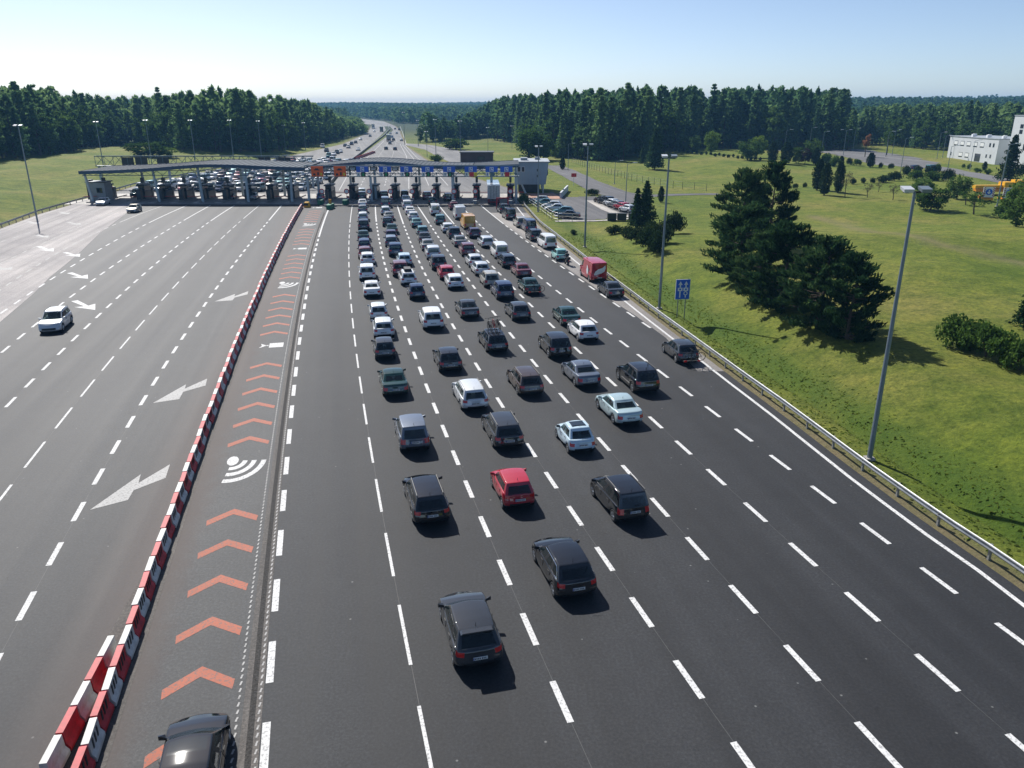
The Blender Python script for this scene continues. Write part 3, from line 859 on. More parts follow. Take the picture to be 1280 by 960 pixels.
def gridbox(us, vs, ws, fn, zone):
    idx = {}; V = []; F = []; T = []
    nu, nv, nw = len(us) - 1, len(vs) - 1, len(ws) - 1
    def g(i, j, k):
        if (i, j, k) not in idx:
            idx[(i, j, k)] = len(V); V.append(fn(us[i], vs[j], ws[k]))
        return idx[(i, j, k)]
    for i in range(nu):
        for j in range(nv):
            F.append((g(i, j, 0), g(i, j + 1, 0), g(i + 1, j + 1, 0), g(i + 1, j, 0))); T.append(zone('B', i, j, 0))
            F.append((g(i, j, nw), g(i + 1, j, nw), g(i + 1, j + 1, nw), g(i, j + 1, nw))); T.append(zone('T', i, j, nw))
    for j in range(nv):
        for k in range(nw):
            F.append((g(0, j, k), g(0, j, k + 1), g(0, j + 1, k + 1), g(0, j + 1, k))); T.append(zone('L', 0, j, k))
            F.append((g(nu, j, k), g(nu, j + 1, k), g(nu, j + 1, k + 1), g(nu, j, k + 1))); T.append(zone('R', nu, j, k))
    for i in range(nu):
        for k in range(nw):
            F.append((g(i, 0, k), g(i + 1, 0, k), g(i + 1, 0, k + 1), g(i, 0, k + 1))); T.append(zone('K', i, 0, k))
            F.append((g(i, nv, k), g(i, nv, k + 1), g(i + 1, nv, k + 1), g(i + 1, nv, k))); T.append(zone('F', i, nv, k))
    return V, F, T

def lerp(a, b, t): return a + (b - a) * t

TYPES = {
 # y is measured from the rear bumper; prof = shoulder line (y, z)
 'hatch': dict(L=4.32, W=1.82, Hh=1.48, prof=[(0, .86), (.12, .95), (.8, .96), (3.0, .93), (3.35, .90), (4.05, .74), (4.32, .58)], gh=(.10, .62, 2.35, 3.30), r=.32, wy=(.72, 3.42), tail=(4, 6), tw=1),
 'small': dict(L=3.75, W=1.68, Hh=1.48, prof=[(0, .88), (.12, .96), (.8, .97), (2.5, .93), (2.9, .90), (3.5, .76), (3.75, .58)], gh=(.06, .42, 2.05, 2.90), r=.30, wy=(.60, 2.98), tail=(4, 6), tw=1),
 'city': dict(L=3.55, W=1.64, Hh=1.50, prof=[(0, .80), (.14, .92), (.8, .95), (2.3, .92), (2.65, .89), (3.3, .78), (3.55, .60)], gh=(.22, .72, 1.85, 2.62), r=.29, wy=(.58, 2.88), tail=(3, 5), tw=1),
 'estate': dict(L=4.75, W=1.83, Hh=1.50, prof=[(0, .86), (.12, .95), (.8, .97), (3.3, .93), (3.7, .90), (4.45, .74), (4.75, .58)], gh=(.08, .50, 2.75, 3.68), r=.33, wy=(.95, 3.72), tail=(4, 6), tw=1),
 'saloon': dict(L=4.68, W=1.81, Hh=1.45, prof=[(0, .84), (.10, .97), (.75, 1.02), (1.0, .97), (3.2, .93), (3.55, .90), (4.4, .73), (4.68, .56)], gh=(.72, 1.38, 2.62, 3.55), r=.32, wy=(.98, 3.70), tail=(3, 5), tw=1),
 'suv': dict(L=4.60, W=1.90, Hh=1.70, prof=[(0, .98), (.12, 1.08), (.8, 1.10), (3.2, 1.06), (3.55, 1.03), (4.3, .90), (4.60, .70)], gh=(.08, .48, 2.55, 3.50), r=.37, wy=(.85, 3.62), tail=(4, 6), tw=1),
 'minivan': dict(L=4.25, W=1.78, Hh=1.64, prof=[(0, .90), (.12, 1.0), (.8, 1.0), (3.0, .96), (3.45, .94), (4.0, .80), (4.25, .60)], gh=(.05, .36, 2.35, 3.62), r=.32, wy=(.70, 3.40), tail=(3, 6), tw=1),
 'van': dict(L=5.3, W=2.0, Hh=2.35, prof=[(0, 1.15), (.1, 1.22), (4.2, 1.20), (4.7, 1.15), (5.1, .95), (5.3, .65)], gh=(.02, .08, 3.95, 4.85), r=.34, wy=(1.0, 4.35), tail=(3, 5), tw=1, panel=True),
 'minibus': dict(L=4.9, W=1.92, Hh=1.98, prof=[(0, 1.05), (.1, 1.12), (3.9, 1.10), (4.3, 1.05), (4.7, .90), (4.9, .62)], gh=(.02, .10, 3.3, 4.5), r=.33, wy=(.95, 3.95), tail=(3, 5), tw=1),
}
def car_shell(p):
    L, Wd, Hh = p['L'], p['W'], p['Hh']; hw = Wd / 2; r = p['r']
    py = [a for a, _ in p['prof']]; pz = [b for _, b in p['prof']]
    ytop = lambda y: float(np.interp(y, py, pz))
    ra = r + 0.05
    def zbot(y):
        z = 0.20 + 0.10 * max(0, 1 - y / 0.5) + 0.06 * max(0, 1 - (L - y) / 0.5)
        for wy in p['wy']:
            d = abs(y - wy)
            if d < ra: z = max(z, r * 0.95 + math.sqrt(ra * ra - d * d))
        return min(z, ytop(y) - 0.12)
    vs = {0, .04, .12, .28, L - .04, L - .14, L - .32, 1.75, 2.1, 2.5}
    for wy in p['wy']:
        for q in (-1.06, -.985, -.85, -.5, 0, .5, .85, .985, 1.06): vs.add(wy + ra * q)
    vs.add(p['prof'][-3][0]); vs.add(lerp(p['prof'][-3][0], p['prof'][-2][0], .5)); vs.add(p['prof'][-2][0])
    vs = sorted(v for v in vs if 0 <= v <= L)
    vv = [vs[0]]
    for v in vs[1:]:
        if v - vv[-1] > 0.03: vv.append(v)
    vv[-1] = L
    us = [-1, -.94, -.72, -.36, 0, .36, .72, .94, 1]
    ws = [0, .10, .30, .52, .70, .90, 1.0]
    def fn(u, v, w):
        y = v; e_r = max(0, 1 - y / 0.5); e_f = max(0, 1 - (L - y) / 0.7)
        zb, zt = zbot(y), ytop(y)
        z = zb + (zt - zb) * w
        plan = 1 - .09 * e_r ** 2 - .15 * e_f ** 2
        wz = float(np.interp(w, [0, .10, .30, .52, .9, 1], [.93, .975, 1.0, 1.0, .955, .93]))
        x = u * hw * plan * wz
        lean = e_r * float(np.interp(w, [0, .1, .3, .52, .7, 1], [.10, .03, 0, .02, .05, .09]))
        leanf = e_f * float(np.interp(w, [0, .1, .3, .52, .7, 1], [.12, .04, 0, .03, .07, .16]))
        y = y + lean + .16 * e_r * u * u * u * u - leanf - .22 * e_f * u ** 2
        if w >= .999: z += .035 * (1 - u * u)
        return (x, y, z)
    t0, t1 = p['tail']
    def zone(s, i, j, k):
        if s == 'B': return 'under'
        if s == 'K':
            if t0 <= k < t1 and i in (0, 1): return 'tailL'
            if t0 <= k < t1 and i in (6, 7): return 'tailR'
            if k == 0 or (k == 1 and 1 < i < 6): return 'trim'
            return 'body'
        if s in 'LR':
            if t0 <= k < t1 and j < 2: return 'tail' + s
            if k == 0: return 'trim'
            if 3 <= k < 5 and vv[j] >= L - .33 and vv[j] < L - .03: return 'head' + s
            return 'body'
        if s == 'F':
            if 3 <= k < 5 and i in (0, 1): return 'headL'
            if 3 <= k < 5 and i in (6, 7): return 'headR'
            if k == 0 or (k in (2, 3) and 2 <= i <= 5): return 'trim'
            return 'body'
        return 'body'
    V, F, T = gridbox(us, vv, ws, fn, zone)
    V, F, T = catmull(V, F, T)
    # greenhouse
    yrb, yrt, yft, yfb = p['gh']
    panel = p.get('panel')
    gv = [0, .05, .10, .30, .335, .60, .635, .80, .92, .96, 1]
    gu = [-1, -.93, -.86, -.45, -.03, .03, .45, .86, .93, 1] if panel else [-1, -.93, -.86, -.45, 0, .45, .86, .93, 1]
    gw = [0, .06, .14, .50, .80, .90, 1]
    wb, wt = (.95, .90) if panel else (.925, .735)
    if Hh > 1.6 and not panel: wt = .78
    def gfn(u, v, w):
        yb, yt = lerp(yrb, yfb, v), lerp(yrt, yft, v)
        y = lerp(yb, yt, w ** .92)
        base = ytop(yb) - .05
        roof = Hh - .05 * (2 * v - 1) ** 2 - .03 * (1 - v)
        z = lerp(base, roof, w)
        ww = lerp(wb, wt, w ** 1.25) - .05 * abs(2 * v - 1) ** 3
        x = u * hw * ww
        e = abs(2 * v - 1) ** 6
        y += (.10 if v < .5 else -.16) * e * u * u * (1 - .4 * w)
        if w >= .999: z += .03 * (1 - u * u)
        return (x, y, z)
    nu = len(gu) - 1
    def gz(s, i, j, k):
        if s == 'B': return 'under'
        if s == 'K' and 1 <= k <= 3 and 2 <= i <= nu - 3:
            if panel: return 'body'
            return 'rear'
        if s == 'F' and 1 <= k <= 4 and 1 <= i <= nu - 2: return 'front'
        if s in 'LR' and 2 <= k <= 3:
            if panel: return ('side' + s + '2') if j in (7, 8) else 'body'
            if j in (2,): return 'side' + s + '0'
            if j in (3, 5): return 'pillar'
            if j in (4,): return 'side' + s + '1'
            if j in (6, 7, 8): return 'side' + s + '2'
        if s == 'T' and p.get('sunroof') and 1 < i < nu - 2 and j in (5, 6, 7): return 'sunroof'
        return 'body'
    V2, F2, T2 = gridbox(gu, gv, gw, gfn, gz)
    V2, F2, T2 = catmull(V2, F2, T2)
    b = len(V)
    return V + V2, F + [tuple(i + b for i in f) for f in F2], T + T2

PARTNAME = {'body': 'body', 'under': 'underbody', 'trim': 'bumper_trim', 'pillar': 'window_pillar', 'rear': 'rear_window', 'front': 'windscreen', 'sunroof': 'sunroof',
            'tailL': 'taillight', 'tailR': 'taillight', 'headL': 'headlight', 'headR': 'headlight'}
for s_ in 'LR':
    for k in '012': PARTNAME['side' + s_ + k] = 'side_window'
MATOF = {'body': 'PAINT', 'under': 'under', 'trim': 'trim', 'pillar': 'trim', 'rear': 'car_glass', 'front': 'car_glass', 'sunroof': 'glass', 'taillight': 'tail', 'headlight': 'head', 'side_window': 'car_glass'}

def wheel_meshes(r, w=0.20):
    t = MB(); t.lathe([(r * .62, -w / 2), (r * .90, -w / 2), (r, -w / 2 + .03), (r, w / 2 - .03), (r * .90, w / 2), (r * .62, w / 2), (r * .62, -w / 2)], n=20, axis='x')
    m = MB(); m.lathe([(r * .64, -.06), (r * .64, w / 2 + .002), (r * .55, w / 2 + .002), (r * .54, -.06)], n=20, axis='x')
    for k in range(5):
        a = 2 * math.pi * k / 5
        m.tube((w / 2 - .03, 0, 0), (w / 2 - .01, r * .58 * math.cos(a), r * .58 * math.sin(a)), r * .12, r * .09, 5)
    m.lathe([(0.001, w / 2 + .005), (r * .17, w / 2 + .003), (r * .17, w / 2 - .06)], n=10, axis='x')
    b = MB(); b.lathe([(0.001, .0), (r * .6, .0), (r * .6, -.05), (.001, -.05)], n=16, axis='x')
    return t, m, b

class CarModel:
    def __init__(s, kind, **over):
        p = dict(TYPES[kind]); p.update(over); s.p = p
        V, F, T = car_shell(p)
        s.parts = {}
        groups = {}
        for f, t in zip(F, T): groups.setdefault(t, []).append(f)
        for t, fs in groups.items():
            used = sorted({i for f in fs for i in f}); mp = {o: n for n, o in enumerate(used)}
            nm = PARTNAME[t]
            mk = MATOF.get(t) or MATOF.get(nm)
            s.parts[t] = (nm, np_mesh(nm, [V[i] for i in used], [[mp[i] for i in f] for f in fs], M['glass'] if mk == 'PAINT' else M[mk], True), mk)
        r = p['r']; hw = p['W'] / 2
        tm, rm, bm_ = wheel_meshes(r)
        s.tyre = tm.mesh('tyre', M['tyre'], True); s.rim = rm.mesh('rim', M['rim']); s.brake = bm_.mesh('hub_disc', M['under'])
        L = p['L']
        mir = MB()
        mir.add([(0, 0, 0), (.22, .02, .02), (.24, .10, .03), (.03, .14, 0), (0, 0, .10), (.22, .02, .17), (.23, .09, .15), (.03, .13, .12)],
                [(3, 2, 1, 0), (4, 5, 6, 7), (0, 1, 5, 4), (1, 2, 6, 5), (2, 3, 7, 6), (3, 0, 4, 7)])
        s.mirror = {1: mir.mesh('mirror', M['glass'])}
        m2 = MB(); m2.v = [(-x, y, z) for x, y, z in mir.v]; m2.f = [tuple(reversed(f)) for f in mir.f]; m2.m = list(mir.m)
        s.mirror[-1] = m2.mesh('mirror', M['glass'])
        pl = MB(); pl.box((0, 0, 0), (.52, .02, .115)); s.plate = pl.mesh('number_plate', M['plate'])
        ink = MB(); ink.box((-.24, -.012, 0), (.035, .004, .10))
        s.plate_blue = ink.mesh('plate_band', M['plate_blue'])
        ik = MB(); x = -.19
        while x < .22:
            ik.box((x, -.012, 0), (.034, .004, .066)); x += .058 if abs(x) > .02 else .085
        s.plate_ink = ik.mesh('plate_marks', M['plate_ink'])
        an = MB(); an.tube((0, 0, 0), (0, -.05, .16), .012, .005, 5); s.aerial = an.mesh('aerial', M['trim'])
        yrb, yrt, yft, yfb = p['gh']
        wt = .78 if p['Hh'] > 1.6 else .735
        rl = MB()
        n = 6; P = [lerp(yrt + .12, yft - .12, k / n) for k in range(n + 1)]
        for a_, b_ in zip(P[:-1], P[1:]): rl.tube((0, a_, 0), (0, b_, 0), .022, n=5)
        for yy in (P[0], P[3], P[-1]): rl.tube((0, yy, -.06), (0, yy, .0), .02, n=5)
        s.rail = rl.mesh('roof_rail', M['trim']); s.rail_x = hw * (wt - .045)
        wp = MB(); wp.tube((-.05, 0, 0), (.30, -.03, .03), .014, .01, 4); s.wiper = wp.mesh('rear_wiper', M['trim'])
        dh = MB(); dh.box((0, 0, 0), (.03, .18, .03)); s.handle = dh.mesh('door_handle', M['trim'])
        hr = MB(); hr.box((0, 0, .10), (.50, .14, .34), taper=.8); hr.box((0, 0, .32), (.26, .10, .14), taper=.85); s.headrest = hr.mesh('headrest', M['seat'])
        # thin shut lines of the doors
        s.zbelt = float(np.interp(1.8, [a for a, _ in p['prof']], [b for _, b in p['prof']]))
        dl = MB()
        yb_ = lerp(yrb, yfb, .33), lerp(yrb, yfb, .62), lerp(yrb, yfb, .93)
        for yy in yb_:
            dl.box((0, yy, (s.zbelt + .42) / 2 - .02), (.012, .014, s.zbelt - .50))
        s.shut = dl.mesh('door_gap', M['under'])
        # merged mesh for far copies
        mats = ['PAINT', 'car_glass', 'trim', 'tail', 'head', 'under', 'tyre']
        bV = []; bF = []; bM = []
        mb = MB()
        for f, t in zip(F, T):
            nm = PARTNAME[t]; mk = MATOF.get(t) or MATOF.get(nm)
            mb.f.append(f); mb.m.append(mats.index('car_glass' if mk == 'glass' else mk))
        mb.v = [tuple(v) for v in V]
        for wy in p['wy']:
            for sx in (-1, 1):
                mb.lathe([(.001, -.1), (r, -.1), (r, .1), (.001, .1)], (sx * (hw - .12), wy, r), 12, 'x', 6)
        for sx in (-1, 1):
            mb.box((sx * (hw + .04), lerp(yrb, yfb, .86), s.zbelt + .05), (.2, .1, .13), mi=0)
        mb.box((0, -.005, .55), (.5, .02, .11), mi=4)
        s.far = mb.mesh('car', [M['glass']] + [M[k] for k in mats[1:]], True)

    def make(s, name, label, loc, rz, paint, group=None, cat='car', rails=False, full=True, plate_z=None):
        p = s.p; L = p['L']; hw = p['W'] / 2; pm = car_paint(paint)
        t = thing(name, label, cat, loc, rz, group)
        for z, (nm, me, mk) in s.parts.items():
            if not full and nm in ('underbody', 'window_pillar'): pass
            link(nm, me, t, mat=pm if mk == 'PAINT' else None)
        for wy in p['wy']:
            for sx in (-1, 1):
                w = link('wheel', s.tyre, t, (sx * (hw - .115), wy, p['r']), math.pi if sx < 0 else 0)
                if full:
                    link('rim', s.rim, w); link('hub_disc', s.brake, w)
                else: link('rim', s.rim, w)
        yrb, yrt, yft, yfb = p['gh']
        ym = lerp(yrb, yfb, .86)
        zt = float(np.interp(ym, [a for a, _ in p['prof']], [b for _, b in p['prof']]))
        for sx in (-1, 1): link('mirror', s.mirror[sx], t, (sx * (hw - .10), ym, zt + .0), mat=pm if paint not in ('pale blue',) else None)
        pz = plate_z or (.74 if p['Hh'] > 1.6 else .66)
        if p['Hh'] > 1.9: pz = .62
        pl = link('number_plate', s.plate, t, (0, -.004, pz))
        if full: link('plate_band', s.plate_blue, pl); link('plate_marks', s.plate_ink, pl)
        if full:
            link('aerial', s.aerial, t, (0, yrt + .22, p['Hh'] - .03))
            if yrb < .5 and not p.get('panel'):
                w = link('rear_wiper', s.wiper, t, (0, yrb - .03, float(np.interp(.12, [a for a, _ in p['prof']], [b for _, b in p['prof']])) + .06))
            for q in ((.56, .26) if not p.get('panel') else (.72,)):
                for sx in (-1, 1): link('headrest', s.headrest, t, (sx * hw * .40, lerp(yrb, yfb, q), zt - .02))
            for sx in (-1, 1):
                link('door_gap', s.shut, t, (sx * (hw * .995 - .004), 0, 0))
                for q in (.40, .68): link('door_handle', s.handle, t, (sx * (hw * .965), lerp(yrb, yfb, q), zt - .12), mat=None)
        if rails:
            for sx in (-1, 1): link('roof_rail', s.rail, t, (sx * s.rail_x, 0, p['Hh'] + .01))
        return t

MODELS = {k: CarModel(k) for k in TYPES}
MODELS['hatch_sun'] = CarModel('hatch', sunroof=True)
KINDNAME = {'hatch': 'hatchback_car', 'small': 'small_car', 'city': 'city_car', 'estate': 'estate_car', 'saloon': 'saloon_car', 'suv': 'suv', 'minivan': 'people_carrier', 'van': 'panel_van', 'minibus': 'minibus', 'hatch_sun': 'hatchback_car'}
KINDWORD = {'hatch': 'hatchback', 'small': 'small hatchback', 'city': 'tiny round city car', 'estate': 'estate car', 'saloon': 'saloon car', 'suv': 'SUV', 'minivan': 'people carrier', 'van': 'panel van', 'minibus': 'minibus', 'hatch_sun': 'hatchback'}
CAT = {'van': 'van', 'minibus': 'minibus'}
ORD = ['first', 'second', 'third', 'fourth', 'fifth', 'sixth', 'seventh', 'eighth', 'ninth', 'tenth', 'eleventh', 'twelfth', 'thirteenth', 'fourteenth', 'fifteenth', 'sixteenth', 'seventeenth', 'eighteenth', 'nineteenth', 'twentieth', 'twenty-first', 'twenty-second']

def lane_heading(x, y):
    """direction of the lanes at a place, from the two lane lines beside it"""
    ks = [k for k in ('L8', 'L7', 'L6', 'L5', 'L4', 'L3', 'L2', 'L1', 'R0', 'R1', 'R2', 'R3', 'R4', 'R5', 'R6')]
    yy = min(y, 150)
    ds = sorted((abs(line_x(k, yy) - x), k) for k in ks)
    a, b = ds[0], ds[1]
    dx = (line_dx(a[1], yy) * b[0] + line_dx(b[1], yy) * a[0]) / (a[0] + b[0] + 1e-6)
    return math.atan2(-dx, 1.0)

QUEUES = {
 'A': ('first queue from the barrier lane', [
  (598, 832, 'hatch', 'charcoal', ''), (540, 655, 'estate', 'black', 'R'), (519, 564, 'minivan', 'slate', ''), (495, 496, 'saloon', 'dark green', ''),
  (482, 449.5, 'small', 'charcoal', ''), (480.5, 423, 'hatch', 'silver', ''), (474, 401, 'small', 'silver', ''), (465.5, 372, 'saloon', 'white', ''),
  (459.5, 351, 'suv', 'white', ''), (460, 332, 'hatch', 'white', ''), (456.5, 324, 'hatch', 'dark red', ''), (456, 313.5, 'estate', 'navy', ''), (454.7, 302, 'saloon', 'dark green', ''),
  (455, 288.5, 'suv', 'black', ''), (454, 277, 'estate', 'silver', ''), (453.7, 267, 'hatch', 'grey', ''), (453.5, 259, 'saloon', 'white', ''), (453, 250, 'suv', 'charcoal', ''), (452.5, 244, 'hatch', 'silver', '')]),
 'B': ('second queue from the barrier lane', [
  (719, 746, 'hatch', 'black', 'C'), (648, 635, 'small', 'red', ''), (636, 561, 'estate', 'charcoal', 'R'), (594, 513.5, 'estate', 'silver', 'R'), (563.5, 465, 'hatch', 'black', ''),
  (542, 412.5, 'suv', 'white', ''), (522, 374.5, 'small', 'navy', ''), (511.5, 357, 'estate', 'white', 'X'), (501, 346, 'suv', 'dark red', ''), (506.5, 333, 'hatch', 'pale blue', ''), (495, 321, 'suv', 'navy', ''),
  (489.5, 309, 'estate', 'slate', ''), (489.5, 301, 'hatch', 'purple', ''), (490.5, 293, 'saloon', 'dark green', ''), (485, 283.5, 'hatch', 'black', ''), (486.5, 276, 'saloon', 'grey', ''), (482.5, 269, 'estate', 'silver', ''),
  (482, 259.5, 'minibus', 'navy', ''), (480.5, 249, 'suv', 'black', '')]),
 'C': ('third queue from the barrier lane', [
  (789, 652, 'minivan', 'black', 'R'), (726.5, 566, 'city', 'pale blue', 'S'), (664, 495, 'estate', 'brown', 'R'), (622, 441, 'estate', 'black', 'K'), (588, 398.5, 'saloon', 'charcoal', ''),
  (570, 362, 'hatch', 'white', ''), (559.5, 350, 'hatch', 'red', ''), (549.5, 338, 'suv', 'black', ''), (542.5, 325, 'suv', 'silver', ''), (535.5, 314, 'saloon', 'grey', ''), (531.5, 304.5, 'saloon', 'charcoal', ''),
  (529, 295.5, 'hatch', 'teal', ''), (521.5, 285, 'saloon', 'teal', ''), (517.5, 276, 'hatch', 'white', ''), (513, 269, 'saloon', 'white', ''), (509.5, 262, 'suv', 'white', ''), (507.5, 254, 'saloon', 'silver', ''), (506, 247, 'estate', 'black', '')]),
 'D': ('fourth queue from the barrier lane', [
  (786, 532, 'saloon', 'silver blue', ''), (735.5, 484.5, 'saloon', 'slate', ''), (700.5, 448, 'suv', 'black', ''), (652, 401, 'hatch', 'charcoal', ''), (632, 375, 'suv', 'navy', ''),
  (615, 359.5, 'minivan', 'beige', 'R'), (603.5, 345, 'hatch', 'silver', ''), (595, 334.5, 'hatch', 'silver', ''), (586, 321, 'suv', 'dark red', ''), (576, 309, 'saloon', 'grey', ''), (569, 299, 'suv', 'black', ''),
  (560.5, 291.5, 'hatch', 'white', ''), (551, 281, 'minivan', 'teal', ''), (545, 269.5, 'minibus', 'white', ''), (541, 256, 'hatch', 'dark green', ''), (534.5, 250, 'suv', 'dark red', '')]),
 'E': ('fifth queue from the barrier lane', [
  (808, 491.5, 'suv', 'black', 'R'), (735.5, 427, 'hatch', 'white', ''), (714, 408, 'saloon', 'dark green', ''), (666, 368, 'saloon', 'dark green', 'B'), (655.5, 347.5, 'saloon', 'dark red', ''), (637, 335, 'estate', 'black', ''),
  (627.5, 324, 'minibus', 'white', ''), (610, 310, 'estate', 'silver', ''), (594, 298, 'hatch', 'purple', ''), (587.5, 287.5, 'van', 'yellow', ''), (576, 275, 'van', 'silver', ''), (568, 263, 'hatch', 'dark red', ''), (561, 252, 'suv', 'black', '')]),
 'G': ('queue on the hard shoulder', [
  (859, 454, 'hatch', 'charcoal', 'B'), (770, 373, 'saloon', 'charcoal', ''), (748, 353, 'van', 'red', 'V'), (702.5, 326.5, 'city', 'mint', ''), (688, 312, 'minibus', 'white', ''), (671, 302, 'suv', 'black', ''),
  (664, 290.5, 'minibus', 'navy', ''), (653, 285, 'suv', 'beige', ''), (639, 275, 'minibus', 'black', ''), (631, 267, 'suv', 'charcoal', '')]),
}
GQ_DX = lambda y: line_dx('R7', min(max(y, 68), 150))
SPECIAL = {}
for q, (qname, cars) in QUEUES.items():
    for i, (px, py, kind, col, flag) in enumerate(cars):
        gx, gy = G(px, py)
        rz = math.atan2(-GQ_DX(gy), 1.0) if q == 'G' else lane_heading(gx, gy)
        if q == 'G' and i == 0: rz = math.atan2(-(float(XR(gy + 4)) - float(XR(gy - 4))) / 8, 1)
        rz += random.uniform(-.02, .02)
        f = Vector((-math.sin(rz), math.cos(rz), 0))
        loc = Vector((gx, gy, 0)) - f * 0.42
        extra = {'R': ' with roof rails', 'X': ' with a roof box', 'K': ' carrying bicycles upright on its roof', 'B': ' with a bicycle on its tail rack', 'S': ' with a black sunroof', 'C': ' with chrome window line', 'V': ' with a white leaf on its rear'}.get(flag, '')
        word = KINDWORD[kind]
        where = f'{ORD[i]} from the camera in the {qname}'
        lab = f'{col} {word}{extra}, {where}'
        if len(lab.split()) > 16: lab = f'{col} {word}, {where}'
        if len(lab.split()) > 16: lab = f'{col} {word}, {ORD[i]} in the {qname}'
        mk = kind
        full = py > 330
        t = MODELS[mk].make(KINDNAME[kind], lab, loc, rz, col, 'vehicles queuing for the toll booths', CAT.get(kind, 'car'), rails=flag in ('R', 'X'), full=full)
        SPECIAL[(q, i)] = (t, kind)

# extras on single cars
t, k = SPECIAL[('B', 0)]                     # chrome line round the side glass
p = MODELS['hatch'].p; hw = p['W'] / 2
for sx in (-1, 1):
    mb = MB(); yrb, yrt, yft, yfb = p['gh']
    P = []
    for v, w in ((.10, .12), (.10, .55), (.14, .80), (.30, .86), (.60, .88), (.88, .82), (.95, .45), (.95, .12), (.10, .12)):
        yb, yt = lerp(yrb, yfb, v), lerp(yrt, yft, v); y_ = lerp(yb, yt, w ** .92)
        ww = lerp(.925, .735, w ** 1.25) - .05 * abs(2 * v - 1) ** 3
        P.append((sx * hw * ww * 1.0, y_, lerp(.90, 1.45, w)))
    for a_, b_ in zip(P[:-1], P[1:]): mb.tube(a_, b_, .012, n=4)
    mb.build('window_chrome', M['chrome'], t)
t, k = SPECIAL[('B', 7)]                     # roof box
mb = MB(); mb.box((0, 1.7, 1.66), (.85, 1.7, .26), taper=.86); mb.build('roof_box', M['trim'], t)
t, k = SPECIAL[('C', 1)]
mb = MB(); mb.box((0, 1.30, 1.505), (.86, .72, .03), taper=.92); mb.build('sunroof', M['glass'], t)
for (q, i) in (('A', 0),):
    t, k = SPECIAL[(q, i)]
    mb = MB(); mb.box((0, .54, 1.435), (1.22, .26, .05), taper=.9); o = mb.build('spoiler', M['glass'], t); o.material_slots[0].link = 'OBJECT'; o.material_slots[0].material = car_paint('charcoal')
# white pictures on the red van: a leaf on the doors, a figure on the flank
t, k = SPECIAL[('G', 2)]
lf_ = MB(); lf_.poly([(x, -0.03, z) for x, z in [(-.70, 1.05), (-.55, 1.35), (-.2, 1.62), (.25, 1.72), (.60, 2.0), (.66, 1.7), (.55, 1.35), (.2, 1.12), (-.25, 1.02), (-.6, .90)]])
o = lf_.build('leaf_picture', M['sign_white'], t)
fg = MB(); fg.poly([(-1.015, y_, z) for y_, z in [(1.55, .75), (1.30, 1.0), (1.25, 1.45), (1.45, 1.70), (1.75, 1.85), (1.80, 1.55), (1.98, 1.2), (1.85, .85)]]); fg.build('figure_picture', M['sign_white'], t)
mb = MB()
for z in (.05,): mb.box((0, 0, 0), (0.01, 0.01, 0.01))
# ------------------------------------------------------------------ more vehicles
def heading_vec(rz): return Vector((-math.sin(rz), math.cos(rz), 0))
# car leaving in the chevron lane, cut by the lower edge of the picture
yf = 20.1; xf = cx(yf) - 0.05
rz = math.atan(-cdx(yf))
f_ = heading_vec(rz); loc = Vector((xf, yf, 0)) - f_ * 4.32
loc.x = -10.02 - f_.x * 4.32
MODELS['hatch_sun'].make('hatchback_car', 'shiny black hatchback cut by the picture edge on the chevron lane', loc, rz, 'black', None, 'car')
# oncoming cars west of the barrier
def oncoming(px, py, kind, col, label, full=True, group=None):
    gx, gy = G(px, py); rz = lane_heading(gx, gy) + math.pi
    f = heading_vec(rz); L = MODELS[kind].p['L']
    loc = Vector((gx, gy, 0)) - f * (L - 0.45)
    return MODELS[kind].make(KINDNAME[kind], label, loc, rz, col, group, CAT.get(kind, 'car'), rails=(kind == 'suv'), full=full)
oncoming(63.5, 417, 'suv', 'silver', 'silver SUV driving towards the camera near two white arrows')
oncoming(125.5, 257.5, 'hatch', 'silver', 'pale car leaving the booths by the guard rail, nearest the slanted column', False)
oncoming(164.5, 266.5, 'hatch', 'beige', 'beige hatchback facing the camera on the pale pavement before the booths', False)
GC = 'cars coming out from under the left canopy'
oncoming(257, 249.5, 'hatch', 'blue', 'light blue car emerging from the shade of the left toll canopy', False, GC)
oncoming(287, 249.5, 'saloon', 'charcoal', 'dark car emerging from the canopy shade between blue and white cars', False, GC)
oncoming(315, 250, 'hatch', 'white', 'white car emerging from the shade of the left toll canopy', False, GC)
oncoming(168, 247, 'suv', 'dark green', 'dark car at the booth nearest the far grass bank', False, GC)
oncoming(232, 247, 'saloon', 'black', 'black car stopped at a booth beside a pale column', False, GC)
gx, gy = G(401, 250.5)
MODELS['hatch'].make('hatchback_car', 'blue car passing the booth of the chevron lane', (gx, gy, 0), .2, 'blue', None, 'car', full=False)

